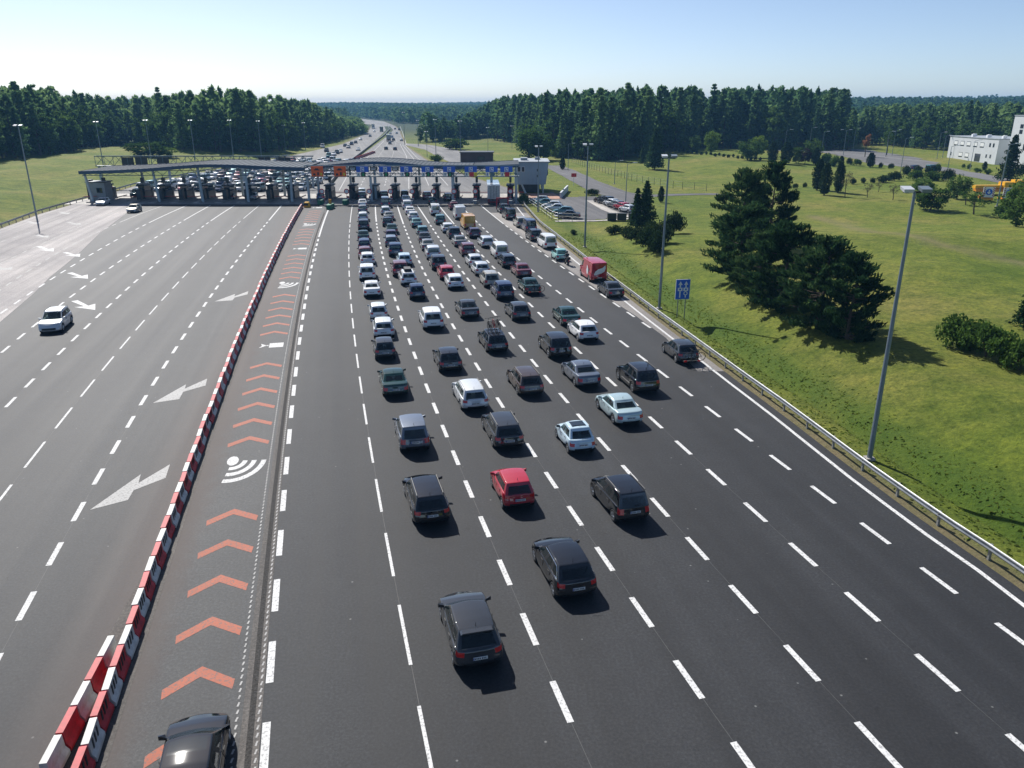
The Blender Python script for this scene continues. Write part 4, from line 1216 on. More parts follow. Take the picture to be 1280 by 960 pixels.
# dense oncoming queue behind the left canopy, and traffic on the motorway: small, one mesh each
def far_car(kind, loc, rz, col, label, group, name='car', cat='car'):
    o = link(name, MODELS[kind].far, None, loc, rz, mat=car_paint(col))
    return tag(o, label, cat, group)
rq = random.Random(5)
for lane in range(9):
    x0 = -88.5 + lane * 4.75
    y = 186 + rq.uniform(0, 3)
    while y < 292:
        t = (y - 184) / 140.0
        x = lerp(x0, -88 + lane * 3.4 + 6, S(0, 1, t)) + rq.uniform(-.35, .35)
        col = rq.choice(['white', 'white', 'silver', 'silver', 'white', 'red', 'cream', 'grey', 'charcoal', 'black', 'blue', 'teal', 'navy', 'beige', 'pale blue', 'dark red'])
        kd = rq.choice(['hatch', 'estate', 'saloon', 'suv', 'small', 'minivan', 'hatch', 'minibus'])
        if rq.random() < .93 - .45 * max(0, t - .55):
            L = MODELS[kd].p['L']
            far_car(kd, (float(x), y + L, 0.0), math.pi + rq.uniform(-.04, .04), col, f'{col} car in the dense queue facing the booths behind the left canopy', 'cars queuing behind the left canopy')
        y += rq.uniform(5.4, 7.0)
for (px, py, kd, col) in [(404, 184.5, 'minibus', 'white'), (409, 189.6, 'suv', 'charcoal'), (432, 183, 'saloon', 'black'), (436, 185, 'hatch', 'grey'), (451, 175, 'hatch', 'silver'), (448, 188, 'hatch', 'white'), (463, 171, 'saloon', 'charcoal'),
                          (426, 190.5, 'estate', 'silver'), (422, 192, 'suv', 'black'), (412, 196.6, 'minibus', 'teal'), (418, 194, 'saloon', 'white'), (445, 179, 'hatch', 'black'), (458, 168, 'hatch', 'white'), (468, 165, 'hatch', 'silver'), (440, 181, 'suv', 'navy')]:
    gx, gy = G(px, py)
    far_car(kd, (gx, gy, 0.004), math.pi + .12, col, f'{col} {KINDWORD[kd]} approaching the plaza on the distant motorway', 'oncoming traffic on the distant motorway')
for (px, py, kd, col) in [(482.7, 187.5, 'hatch', 'charcoal'), (494, 188, 'saloon', 'black'), (487.5, 180.5, 'hatch', 'grey'), (490, 172.5, 'suv', 'silver'), (496, 167.5, 'hatch', 'white'), (494, 162, 'hatch', 'black'), (502, 176.5, 'saloon', 'silver'),
                          (488, 168, 'hatch', 'white'), (499, 163, 'suv', 'charcoal'), (492, 176, 'estate', 'black')]:
    gx, gy = G(px, py)
    far_car(kd, (gx, gy, 0.004), .16, col, f'{col} {KINDWORD[kd]} driving away on the distant motorway', 'departing traffic on the distant motorway')

def lorry(label, loc, rz, box_col, cab_col, L=13.0, w=2.55, h=3.9):
    t = thing('lorry', label, 'lorry', loc, rz)
    b = MB(); b.box((0, L / 2, 1.15 + (h - 1.15) / 2), (w, L, h - 1.15)); b.build('trailer', car_paint(box_col) if isinstance(box_col, str) else box_col, t)
    d = MB(); d.box((0, -.02, 1.15 + (h - 1.15) / 2), (w * .94, .03, (h - 1.15) * .94)); dd = d.build('rear_door', M['bar_white'], t)
    for x in (-.6, 0, .6):
        q = MB(); q.tube((x, -.06, 1.3), (x, -.06, h - .2), .03, n=5); q.build('lock_bar', M['dark_metal'], dd)
    c = MB(); c.box((0, L + 1.5, 1.9), (2.45, 2.0, 2.9), taper=.93); cb = c.build('cab', car_paint(cab_col), t)
    g_ = MB(); g_.box((0, L + 2.46, 2.4), (2.0, .12, .9)); g_.build('windscreen', M['glass'], cb)
    ch_ = MB(); ch_.box((0, (L + 2) / 2, .85), (1.1, L + 2, .35)); ch_.build('chassis', M['dark_metal'], t)
    wm = MB(); wm.lathe([(.001, -.16), (.5, -.16), (.5, .16), (.001, .16)], (0, 0, 0), 14, 'x'); wme = wm.mesh('wheel', M['tyre'])
    for yy in (1.2, 2.5, 3.8, L + .4, L + 2.0):
        for sx in (-1, 1): link('wheel', wme, t, (sx * 1.05, yy, .5))
    for sx in (-1, 1):
        q = MB(); q.box((sx * 1.0, -.03, .95), (.35, .06, .14)); q.build('taillight', M['tail'], t)
    u = MB(); u.box((0, .05, .55), (2.3, .12, .14)); u.build('underrun_bar', M['bar_red'], t)
    return t
gx, gy = G(618.5, 256)
lorry('white box lorry waiting at the easternmost booths', (gx - .2, gy, 0.01), .045, 'white', 'white', 12.5)
gx, gy = G(486, 177)
lorry('dark lorry driving away on the distant motorway', (gx, gy, 0.004), .16, 'charcoal', 'charcoal', 9)
gx, gy = G(474, 165)
lorry('dark lorry approaching on the distant motorway beside the trees', (gx, gy + 10, 0.004), math.pi + .2, 'dark green', 'charcoal', 9)
gx, gy = G(464, 161)
lorry('grey lorry, farthest on the oncoming motorway lanes', (gx, gy + 10, 0.004), math.pi + .2, 'grey', 'white', 9)

# bicycles
def bicycle(label, loc, rz, pm, group=None, tilt=None):
    t = thing('bicycle', label, 'bicycle', loc, rz, group)
    wm = MB(); wm.lathe([(.30, -.015), (.345, -.02), (.345, .02), (.30, .015), (.30, -.015)], (0, 0, 0), 18, 'x')
    for k in range(8):
        a = math.pi * 2 * k / 8; wm.tube((0, 0, 0), (0, .31 * math.cos(a), .31 * math.sin(a)), .006, n=3, cap=False)
    wme = wm.mesh('wheel', M['tyre'])
    link('wheel', wme, t, (0, -.52, .345)); link('wheel', wme, t, (0, .52, .345))
    f = MB(); P = {'r': (0, -.52, .345), 'f': (0, .52, .345), 'b': (0, -.08, .30), 's': (0, -.24, .80), 'h': (0, .34, .86)}
    for a, b in (('r', 'b'), ('r', 's'), ('b', 's'), ('b', 'h'), ('s', 'h'), ('h', 'f')): f.tube(P[a], P[b], .022, n=5)
    f.build('frame', pm, t)
    s = MB(); s.box((0, -.26, .90), (.14, .26, .05)); s.tube((0, -.24, .8), (0, -.26, .9), .015); s.build('saddle', M['trim'], t)
    hb = MB(); hb.tube((-.28, .36, 1.0), (.28, .36, 1.0), .015); hb.tube((0, .34, .86), (0, .36, 1.0), .018); hb.build('handlebar', M['trim'], t)
    if tilt: t.rotation_euler = tilt
    return t
t, k = SPECIAL[('C', 3)]
f_ = heading_vec(t.rotation_euler.z); r_ = Vector((f_.y, -f_.x, 0))
for j, dx in enumerate((-.42, 0.0, .42)):
    p_ = Vector(t.location) + f_ * (1.55 + .2 * j) + r_ * dx
    bicycle(f'bicycle standing on the roof of the black estate, {["left", "middle", "right"][j]} of three', (p_.x, p_.y, 1.56), t.rotation_euler.z, [M['trim'], M['bar_red'], M['trim']][j], 'bicycles on the black estate roof')
rk = MB()
for yy in (1.2, 2.1): rk.tube((-.65, yy, 1.54), (.65, yy, 1.54), .025)
rk.build('roof_rack', M['trim'], t)
for (q, i, lab) in (('E', 3, 'bicycle strapped across the tail of the dark green saloon'), ('G', 0, 'bicycle strapped across the tail of the shoulder hatchback')):
    t, k = SPECIAL[(q, i)]; rz = t.rotation_euler.z; f_ = heading_vec(rz)
    p_ = Vector(t.location) - f_ * .38
    r_ = Vector((f_.y, -f_.x, 0)); p_ = p_ + r_ * .25
    bicycle(lab, (p_.x, p_.y, .42), rz + math.pi / 2, M['trim'])
    rk = MB(); rk.box((0, -.36, .45), (1.3, .25, .06)); rk.box((0, -.1, .42), (.12, .6, .08)); rk.tube((0, -.2, .45), (0, -.3, 1.1), .03)
    rk.build('tail_rack', M['trim'], t)
    for sx in (-.55, .55):
        l_ = MB(); l_.box((sx, -.50, .46), (.22, .04, .12)); l_.build('taillight', M['tail'], t)

# motorcycle and rider on the shoulder
gx, gy = G(711, 333); rz = math.atan2(-GQ_DX(gy), 1)
mt = thing('motorcycle', 'dark motorcycle with top case beside the mint city car', 'motorcycle', (gx, gy, 0), rz)
wm = MB(); wm.lathe([(.18, -.05), (.30, -.07), (.30, .07), (.18, .05), (.18, -.05)], (0, 0, 0), 16, 'x'); wme = wm.mesh('wheel', M['tyre'])
link('wheel', wme, mt, (0, .3, .30)); link('wheel', wme, mt, (0, 1.75, .30))
b = MB(); b.box((0, 1.0, .55), (.30, 1.0, .35), taper=.8); b.box((0, 1.3, .82), (.34, .5, .28), taper=.7); b.tube((0, 1.55, 1.0), (0, 1.75, .3), .05); b.build('body', car_paint('black'), mt)
b = MB(); b.box((0, .72, .80), (.30, .75, .12)); b.build('seat', M['trim'], mt)
b = MB(); b.box((0, .20, .98), (.45, .38, .32), taper=.9); b.build('top_case', M['trim'], mt)
b = MB(); b.tube((-.38, 1.42, 1.08), (.38, 1.42, 1.08), .025); b.build('handlebar', M['trim'], mt)
b = MB(); b.box((0, .02, .70), (.16, .06, .10)); b.build('taillight', M['tail'], mt)

def skin_person(name, joints, bones, radii, mat, parent, loc=(0, 0, 0)):
    me = bpy.data.meshes.new(name)
    me.from_pydata(joints, bones, [])
    o = bpy.data.objects.new(name, me); COL.objects.link(o)
    md = o.modifiers.new('skin', 'SKIN'); md.use_smooth_shade = True
    if not me.skin_vertices: me.skin_vertices.new() if hasattr(me.skin_vertices, 'new') else None
    for i, r in enumerate(radii):
        me.skin_vertices[0].data[i].radius = (r, r)
    me.skin_vertices[0].data[0].use_root = True
    sb = o.modifiers.new('sub', 'SUBSURF'); sb.levels = 1; sb.render_levels = 1
    dg = bpy.context.evaluated_depsgraph_get()
    nm = bpy.data.meshes.new_from_object(o.evaluated_get(dg))
    nm.materials.clear(); nm.materials.append(mat)
    bpy.data.objects.remove(o); nm.name = name
    return link(name, nm, parent, loc)
def make_skin(me_obj): pass
try:
    pr = thing('person', 'rider in dark clothes and helmet seated on the motorcycle', 'person', (gx, gy, 0), rz)
    J = [(0, .68, .92), (0, .74, 1.15), (0, .82, 1.40), (0, .88, 1.52), (-.20, .84, 1.38), (.20, .84, 1.38), (-.30, 1.05, 1.18), (.30, 1.05, 1.18), (-.32, 1.38, 1.12), (.32, 1.38, 1.12),
         (-.12, .70, .90), (.12, .70, .90), (-.26, 1.10, .82), (.26, 1.10, .82), (-.24, .90, .42), (.24, .90, .42), (-.24, 1.08, .36), (.24, 1.08, .36)]
    Bn = [(0, 1), (1, 2), (2, 3), (2, 4), (2, 5), (4, 6), (5, 7), (6, 8), (7, 9), (0, 10), (0, 11), (10, 12), (11, 13), (12, 14), (13, 15), (14, 16), (15, 17)]
    R_ = [.16, .16, .18, .07, .09, .09, .07, .07, .05, .05, .12, .12, .09, .09, .06, .06, .055, .055]
    skin_person('body', J, Bn, R_, M['suit'], pr)
    hm = MB(); hm.lathe([(.001, -.14), (.10, -.12), (.135, -.02), (.13, .06), (.08, .13), (.001, .145)], (0, .92, 1.66), 14); hm.build('helmet', car_paint('black'), pr, smooth=True)
    vz = MB(); vz.box((0, 1.03, 1.66), (.18, .05, .09)); vz.build('visor', M['glass'], pr)
except Exception as e:
    print('rider failed', e); raise

# parked cars
for j, (px, py, kd, col) in enumerate([(673, 255, 'hatch', 'silver'), (681, 258.5, 'saloon', 'teal'), (689, 262, 'hatch', 'white'), (696, 265.5, 'saloon', 'silver'), (704, 269.5, 'hatch', 'teal'), (712, 274.5, 'saloon', 'black')]):
    gx, gy, gz = place(px + 14, py - 1)
    MODELS[kd].make(KINDNAME[kd], f'{col} car, {ORD[j]} from the building in the row parked along the fence', (gx, gy, gz + .06), math.radians(82), col, 'cars parked along the car park fence', 'car', full=False)
for j, (px, py, kd, col) in enumerate([(759, 255, 'hatch', 'brown'), (765, 257, 'suv', 'charcoal'), (771.5, 259, 'hatch', 'silver'), (778, 261.5, 'estate', 'grey'), (785, 264, 'hatch', 'red'), (792.5, 267, 'hatch', 'silver')]):
    gx, gy, gz = place(px, py)
    MODELS[kd].make(KINDNAME[kd], f'{col} car, {ORD[j]} along the row parked behind the waste bins', (gx, gy, gz + .06), math.radians(28), col, 'cars parked behind the waste bins', 'car', full=False)
for j, (px, py, kd, col) in enumerate([(1137, 213, 'estate', 'navy'), (1158, 215, 'minibus', 'teal')]):
    gx, gy, gz = place(px, py)
    MODELS[kd].make(KINDNAME[kd], f'{col} vehicle parked behind the round shrubs near the white building', (gx, gy, gz + .05), math.radians(-70), col, None, 'car', full=False)

# ------------------------------------------------------------------ toll plaza
def profile_roof(t, pts, y0, y1, th, nm='roof'):
    """roof following a wave in x; pts (x, ztop)"""
    xs = np.linspace(pts[0][0], pts[-1][0], 41)
    P = np.array(pts); 
    zs = np.interp(xs, P[:, 0], P[:, 1])
    k = np.array([1, 2, 3, 2, 1.0]); k /= k.sum(); zp = np.pad(zs, 2, mode='edge'); zs = np.convolve(zp, k, 'valid')
    n = len(xs)
    top = MB(); rise = .15
    V = [(x, y0, z) for x, z in zip(xs, zs)] + [(x, y1, z + rise) for x, z in zip(xs, zs)]
    top.add(V, [(i, i + 1, n + i + 1, n + i) for i in range(n - 1)])
    V = [(x, y0, z - th * .3) for x, z in zip(xs, zs)] + [(x, y1, z + rise - th * .3) for x, z in zip(xs, zs)]
    top.add(V, [(i + 1, i, n + i, n + i + 1) for i in range(n - 1)])
    r = top.build(nm, M['canopy_grey'], t)
    # standing seams of the sheet roof
    sm = MB()
    for i in range(0, n, 1):
        sm.tube((xs[i], y0 + .05, zs[i] + .03), (xs[i], y1 - .05, zs[i] + rise + .03), .04, n=4)
    tag(sm.build('roof_seams', M['canopy_grey'], r), kind='stuff')
    for yy, dz, nm2 in ((y0 - .08, 0, 'front_fascia'), (y1 + .08, rise, 'rear_fascia')):
        f = MB()
        V = []
        for x, z in zip(xs, zs): V += [(x, yy - .06, z + dz + .10), (x, yy - .06, z + dz - th), (x, yy + .06, z + dz - th), (x, yy + .06, z + dz + .10)]
        F = []
        for i in range(n - 1):
            a = 4 * i; b = a + 4
            F += [(a, a + 1, b + 1, b), (a + 1, a + 2, b + 2, b + 1), (a + 2, a + 3, b + 3, b + 2), (a + 3, a, b, b + 3)]
        f.add(V, F); f.build(nm2, M['canopy_blue'], t)
    return xs, zs

def canopy(label, pts, y0, y1, cols, th=.55, zlow=5.5):
    t = thing('toll_canopy', label, 'canopy')
    xs, zs = profile_roof(t, pts, y0, y1, th)
    # open lattice beam below the front edge
    x0, x1 = xs[0] + .3, xs[-1] - .3
    for yy in (y0 + .5, y1 - .6):
        c = MB(); c.tube((x0, yy, zlow), (x1, yy, zlow), .07, n=5); c.build('lattice_chord', M['truss'], t)
    xx = x0; up = True
    while xx < x1 - 1.0:
        z1 = float(np.interp(xx + .6, xs, zs)) - th
        z0_ = float(np.interp(xx, xs, zs)) - th
        d = MB(); d.tube((xx, y0 + .5, zlow if up else z0_), (xx + 1.2, y0 + .5, z1 if up else zlow), .045, n=4, cap=False); d.build('lattice_rod', M['truss'], t)
        d = MB(); d.tube((xx, y1 - .6, z0_ if up else zlow), (xx + 1.2, y1 - .6, zlow if up else z1), .045, n=4, cap=False); d.build('lattice_rod', M['truss'], t)
        up = not up; xx += 1.2
    for (xa, ya, xb) in cols:
        zt_ = float(np.interp(xb, xs, zs)) - th * .3
        c = MB(); c.tube((xa, ya, 0.0), (xb, ya, zt_), .30, .24, n=10); c.build('column', M['column'], t)
    return t
canopy('long wavy blue-grey canopy on slanted columns over the left booths', [(-89.7, 6.3), (-82, 6.5), (-75, 6.85), (-69, 7.35), (-63.5, 7.7), (-57, 7.6), (-50, 7.25), (-42.9, 7.05)], 166.0, 180.0,
       [(-88.4, 167.2, -89.3), (-74.4, 167.2, -74.9), (-65.2, 167.2, -65.5), (-55.6, 167.2, -55.6), (-46.4, 167.2, -46.2), (-82, 178.5, -82.6), (-69.8, 178.5, -69.8), (-60.4, 178.5, -60.4), (-51, 178.5, -51)])
canopy('arched blue-grey canopy over the right booths behind the sign gantry', [(-42.6, 6.9), (-38, 7.4), (-33, 7.85), (-29, 8.0), (-24, 7.75), (-18.5, 7.2), (-13, 6.95), (-8.5, 6.95)], 170.2, 181.0,
       [(-41.6, 171.4, -41.6), (-29.4, 171.4, -29.4), (-12.6, 171.4, -12.6), (-36.3, 179.7, -36.3), (-20.8, 179.7, -20.8)])
canopy('sloping grey canopy joining the right booths to the office building', [(-8.3, 6.95), (-5, 7.1), (-1.5, 7.3), (1.4, 7.4)], 170.2, 181.0, [(-4.4, 171.4, -4.4), (.9, 171.4, .9)])

def gantry(label, x0, x1, y, z0, z1, posts, depth=1.2, step=2.2):
    t = thing('sign_gantry', label, 'gantry')
    for yy in (y, y + depth):
        for zz in (z0, z1):
            c = MB(); c.tube((x0, yy, zz), (x1, yy, zz), .11, n=6); c.build('chord', M['truss'], t)
    n = int((x1 - x0) / step)
    dm = MB(); dm.tube((0, 0, z0), (step, 0, z1), .055, n=4, cap=False); dme = dm.mesh('diagonal', M['truss'])
    dm = MB(); dm.tube((0, 0, z1), (step, 0, z0), .055, n=4, cap=False); dmf = dm.mesh('diagonal', M['truss'])
    vm = MB(); vm.tube((0, 0, z0), (0, 0, z1), .06, n=4, cap=False); vme = vm.mesh('upright', M['truss'])
    for i in range(n):
        xx = x0 + (x1 - x0 - n * step) / 2 + i * step
        link('diagonal', dme if i % 2 == 0 else dmf, t, (xx, y, 0)); link('diagonal', dmf if i % 2 == 0 else dme, t, (xx, y + depth, 0)); link('upright', vme, t, (xx, y, 0))
    w = MB(); w.box(((x0 + x1) / 2, y + depth / 2, z0 + .05), (x1 - x0, .7, .06)); w.build('walkway', M['steel'], t)
    hr = MB(); hr.tube((x0, y + depth, z1 + .02), (x1, y + depth, z1 + .02), .05, n=4); hr.build('handrail', M['truss'], t)
    for px_ in posts:
        p_ = MB(); p_.box((px_, y + depth / 2, z0 / 2), (.42, .55, z0)); p_.build('post', M['column'], t)
    return t
gantry('long lattice gantry carrying the lane signs over the right booths', -43.0, 1.5, 165.6, 5.35, 7.45, (-42.5, -29.4, -12.4, .9))
gantry('lattice gantry with sign backs behind the left canopy', -101.5, -48.5, 196.0, 5.3, 7.6, (-101.0, -84, -66, -49))
for j, px in enumerate((160, 177, 204, 331, 356)):
    X_ = (px - 640) / 970 * 188.6
    t = thing('overhead_sign', f'dark sign panel seen from behind, {ORD[j]} from the far grass bank', 'sign', (X_, 195.7, 5.35), 0, 'sign backs on the rear gantry')
    b = MB(); b.box((0, 0, 1.05), (2.9, .12, 2.0)); b.build('panel', M['dark_metal'], t)
    b = MB(); b.box((0, -.09, 1.05), (.12, .06, 2.0)); b.build('mount', M['truss'], t)

def pict(t, parts):
    for (x0, x1, z0, z1, mk, nm) in parts:
        b = MB(); b.box(((x0 + x1) / 2, -.11, (z0 + z1) / 2), (x1 - x0, .03, z1 - z0)); b.build(nm, M[mk], t)
SIGN_Y = 165.3
zc = SIGN_Y * CS + (H - 6.3) * SN
def sx_(px): return (px - 640) / FPX * zc
for j, px in enumerate((396.5, 425)):
    t = thing('lane_sign', f'orange lane sign with dark car symbol, {ORD[j]} from the left canopy', 'sign', (sx_(px), SIGN_Y, 5.5), 0, 'lane signs on the gantry')
    b = MB(); b.box((0, 0, .9), (2.45, .16, 1.95)); b.build('panel', M['sign_orange'], t)
    pict(t, [(-.62, .50, 1.10, 1.32, 'dark_metal', 'car_symbol'), (-.35, .25, 1.32, 1.50, 'dark_metal', 'car_roof_symbol'), (-.85, -.40, .08, .50, 'dark_metal', 'left_symbol'), (.0, .35, .10, .75, 'dark_metal', 'arrow_symbol'), (.65, 1.0, .10, .60, 'sign_yellow', 'yellow_panel')])
BL = [(453, 'g'), (481.5, 'g'), (508, 'g'), (534.5, 'g'), (561.5, 'g'), (588.5, 'ry'), (614.5, 'w'), (633, 'r')]
for j, (px, st_) in enumerate(BL):
    t = thing('lane_sign', f'blue lane sign with white pictogram, {ORD[j]} blue one from the orange signs', 'sign', (sx_(px), SIGN_Y, 5.5), 0, 'lane signs on the gantry')
    b = MB(); b.box((0, 0, 1.30), (2.5, .16, 1.10)); b.build('panel', M['sign_blue'], t)
    sq = MB().box((0, -.10, 1.32), (.80, .03, .84)).build('pictogram', M['sign_white'], t)
    for (x0, x1, z0, z1) in ((-.26, -.12, 1.02, 1.58), (-.26, .24, 1.02, 1.14), (.06, .26, 1.36, 1.60)):
        MB().box(((x0 + x1) / 2, -.125, (z0 + z1) / 2), (x1 - x0, .02, z1 - z0)).build('pictogram_mark', M['sign_blue'], sq)
    b = MB(); b.box((-.85, -.02, .32), (.72, .14, .72)); b.build('lane_panel', M['sign_white'], t)
    q = MB(); q.box((-.85, -.11, .32), (.18, .03, .44)); q.build('lane_mark', M['truss'], t)
    c2 = {'g': 'sign_green', 'ry': 'sign_red', 'w': 'truss', 'r': 'sign_red'}[st_]
    b = MB(); b.box((.15, -.02, .30), (.95, .14, .85)); b.build('signal_panel', M['dark_metal'] if st_ == 'g' else M[c2], t)
    if st_ == 'g':
        a_ = MB(); a_.prism([(-.14, .35), (.14, .35), (.14, 0), (.36, 0), (0, -.38), (-.36, 0), (-.14, 0)], -.015, .015)
        a_.v = [(x + .15, -.11 + z, .30 + y_) for x, y_, z in a_.v]; a_.build('green_arrow', M['sign_green'], t)
    if st_ == 'ry':
        b = MB(); b.box((.98, -.02, .30), (.6, .14, .75)); b.build('yellow_panel', M['sign_yellow'], t)
# small dark lettering panels between the signs
for j, px in enumerate((441, 467, 494)):
    t = thing('variable_sign', f'dark matrix panel with pale bars between blue signs, {ORD[j]} one', 'sign', (sx_(px), SIGN_Y + .15, 6.5), 0, 'dark matrix panels on the gantry')
    b = MB(); b.box((0, 0, .4), (1.5, .12, .8)); b.build('panel', M['dark_metal'], t)
    pict(t, [(-.55, .5, .48, .60, 'sign_white', 'pale_bar'), (-.5, .4, .2, .32, 'sign_white', 'pale_bar')])

# booths on their islands
def booth_meshes():
    d = {}
    d['island'] = MB().prism([(-.85, -7.2), (-.35, -8.0), (.35, -8.0), (.85, -7.2), (.85, 7.5), (-.85, 7.5)], 0, .20).mesh('island', M['concrete'])
    d['cabin'] = MB().box((0, 0, 1.0), (1.35, 3.2, 1.6)).mesh('cabin', M['booth'])
    d['glazing'] = MB().box((0, 0, 2.35), (1.31, 3.14, 1.12)).mesh('glazing', M['glass'])
    d['roof'] = MB().box((0, 0, 3.02), (1.8, 4.0, .26), taper=.92).mesh('roof', M['booth'])
    d['cabinet'] = MB().box((0, 2.7, 1.25), (.9, 1.2, 2.1)).mesh('cabinet', M['booth'])
    d['payment_post'] = MB().box((0, -3.2, 1.25), (.6, .9, 2.1)).mesh('payment_post', M['booth'])
    d['mast'] = MB().tube((0, .6, 2.9), (0, .6, 5.4), .07, n=6).mesh('mast', M['truss'])
    d['camera_box'] = MB().box((0, .55, 4.0), (.5, .8, 1.1)).mesh('camera_box', M['booth'])
    d['cushion'] = MB().prism([(-.45, -10.3), (-.2, -10.7), (.2, -10.7), (.45, -10.3), (.5, -8.1), (-.5, -8.1)], .0, .85).mesh('crash_cushion', M['green_plastic'])
    d['cushion_grey'] = MB().prism([(-.4, -9.6), (-.2, -9.9), (.2, -9.9), (.4, -9.6), (.45, -8.1), (-.45, -8.1)], .0, .7).mesh('crash_cushion', M['booth_grey'])
    d['disc_ring'] = MB().lathe([(.001, 0), (.55, 0), (.55, .03), (.001, .03)], (0, -7.5, 2.35), 18, 'y').mesh('disc_sign', M['sign_red'])
    d['disc_face'] = MB().lathe([(.001, -.02), (.38, -.02), (.38, 0), (.001, 0)], (0, -7.5, 2.35), 18, 'y').mesh('disc_face', M['sign_white'])
    d['disc_post'] = MB().tube((0, -7.4, .2), (0, -7.4, 2.4), .05, n=6).mesh('disc_post', M['steel'])
    d['striped'] = MB().box((0, -6.6, .75), (.5, .3, 1.1)).mesh('nose_block', M['bar_red'])
    d['stripe'] = MB().box((0, -6.77, .8), (.44, .05, .25)).mesh('nose_stripe', M['sign_white'])
    d['boom'] = MB().box((1.55, 4.2, 1.0), (2.9, .08, .1)).mesh('boom', M['bar_red'])
    return d
BD = booth_meshes()
right_x = [sx_(px) * 1.055 for px in (412.5, 442, 469, 494.5, 520.5, 546, 570.5, 596, 638)]
left_x = [(px - 640) * .1735 for px in (132, 180, 206, 232, 259, 286, 313, 340, 366)]
for side, xs_ in (('right', right_x), ('left', left_x)):
    for j, X_ in enumerate(xs_):
        rot = 0 if side == 'right' else math.pi
        nm = (f'dark toll booth on the {ORD[j]} island east of the chevron lane' if side == 'right' else f'dark toll booth under the left canopy, {ORD[j]} from the grass bank')
        t = thing('toll_booth', nm, 'toll booth', (X_, 173.0, 0.006), rot, 'toll booths in a row')
        for k in ('island', 'cabin', 'glazing', 'roof', 'cabinet', 'payment_post', 'mast', 'camera_box'):
            link(k, BD[k], t)
        link('boom', BD['boom'], t)
        if side == 'right':
            c = link('disc_sign', BD['disc_ring'], t); link('disc_face', BD['disc_face'], c); link('disc_post', BD['disc_post'], t)
            b = link('nose_block', BD['striped'], t); link('nose_stripe', BD['stripe'], b)
            link('crash_cushion', BD['cushion' if j < 2 else 'cushion_grey'], t)
# bigger kiosk by the western rail
t = thing('kiosk', 'grey service kiosk under the canopy end beside the grass bank', 'kiosk', (-88.2, 170.5, 0.006))
MB().box((0, 0, 1.9), (3.6, 3.0, 3.8)).build('cabin', M['booth_grey'], t)
MB().box((-1.9, -.2, 2.3), (.3, 2.6, 4.0)).build('dark_panel', M['booth'], t)
MB().box((.6, -1.52, 2.2), (1.2, .06, 1.0)).build('window', M['glass'], t)
MB().box((0, 0, 3.9), (4.2, 3.6, .2)).build('roof', M['booth'], t)
# end of the barrier row: yellow-black bollard cluster
gx, gy = G(384, 259)
t = thing('crash_barrier', 'yellow and dark crash barrier ending the long barrier row', 'barrier', (gx, gy, 0.01))
MB().box((0, 0, .5), (1.0, 1.6, 1.0), taper=.8).build('block', M['crane_yellow'], t)
MB().box((0, -.72, .6), (.85, .12, .35)).build('stripe', M['dark_metal'], t)
gx, gy = G(411, 262)
t = thing('crash_cushion', 'green crash cushion with orange lamp before the chevron lane booth', 'crash cushion', (gx, gy, 0.01))
MB().prism([(-.5, 3.0), (-.45, -.2), (0, -.6), (.45, -.2), (.5, 3.0)][::-1], 0, .9).build('body', M['green_plastic'], t)
MB().box((-.1, 2.0, 1.3), (.5, .4, .9)).build('lamp', M['orange_paint'], t)
# red frame near the lorry
gx, gy = G(628, 262)
t = thing('height_frame', 'red tubular frame at the easternmost booth beside the lorry', 'frame', (gx, gy, 0.01), .1)
fr = MB(); fr.tube((-1.1, 0, 0), (-1.1, 0, 2.2), .13); fr.build('post', M['bar_red'], t)
fr = MB(); fr.tube((1.1, 0, 0), (1.1, 0, 2.2), .13); fr.build('post', M['bar_red'], t)
fr = MB(); fr.tube((-1.2, 0, 2.2), (1.2, 0, 2.2), .13); fr.build('beam', M['bar_red'], t)

# ------------------------------------------------------------------ office building at the east end of the plaza
t = thing('office_building', 'blue-grey two storey office on stilts beside the booths', 'building', (0.6, 184.5, 0))
w, dpt = 7.8, 12.0
b = MB()
P = [(0, 0, 2.0), (w - .6, 0, 2.0), (w - .6, dpt, 2.0), (0, dpt, 2.0), (0, 0, 6.9), (w, 0, 6.9), (w, dpt, 6.9), (0, dpt, 6.9)]
b.add(P, [(3, 2, 1, 0), (4, 5, 6, 7), (0, 1, 5, 4), (1, 2, 6, 5), (2, 3, 7, 6), (3, 0, 4, 7)]); b.build('wall', M['wall_blue'], t)
r = MB().box((w / 2, dpt / 2, 7.02), (w + .5, dpt + .5, .2)).build('roof', M['roof_grey'], t)
MB().box((2.2, 5, 7.4), (1.6, 2.4, .6)).build('vent_unit', M['roof_grey'], r); MB().box((5.4, 7, 7.4), (1.2, 1.2, .6)).build('vent_unit', M['booth_grey'], r)
for k in range(8):
    MB().box((k * .93 + .4, -.02, 4.45), (.03, .03, 4.7)).build('cladding_joint', M['roof_grey'], t)
for (wx, wz, ww, wh) in ((1.0, 5.4, .75, 1.2), (1.95, 5.4, .75, 1.2), (5.35, 5.2, .5, .6), (5.35, 3.9, .5, .6)):
    f = MB().box((wx, -.02, wz), (ww, .08, wh)).build('window', M['sign_white'] if ww > .6 else M['truss'], t)
    MB().box((wx, -.07, wz), (ww - .14, .04, wh - .14)).build('pane', M['pane'], f)
for k in range(4):
    f = MB().box((w - .28, 2 + k * 2.7, 4.6), (.35, 1.2, 1.3)).build('window', M['truss'], t)
    MB().box((w - .14, 2 + k * 2.7, 4.6), (.2, 1.0, 1.1)).build('pane', M['pane'], f)
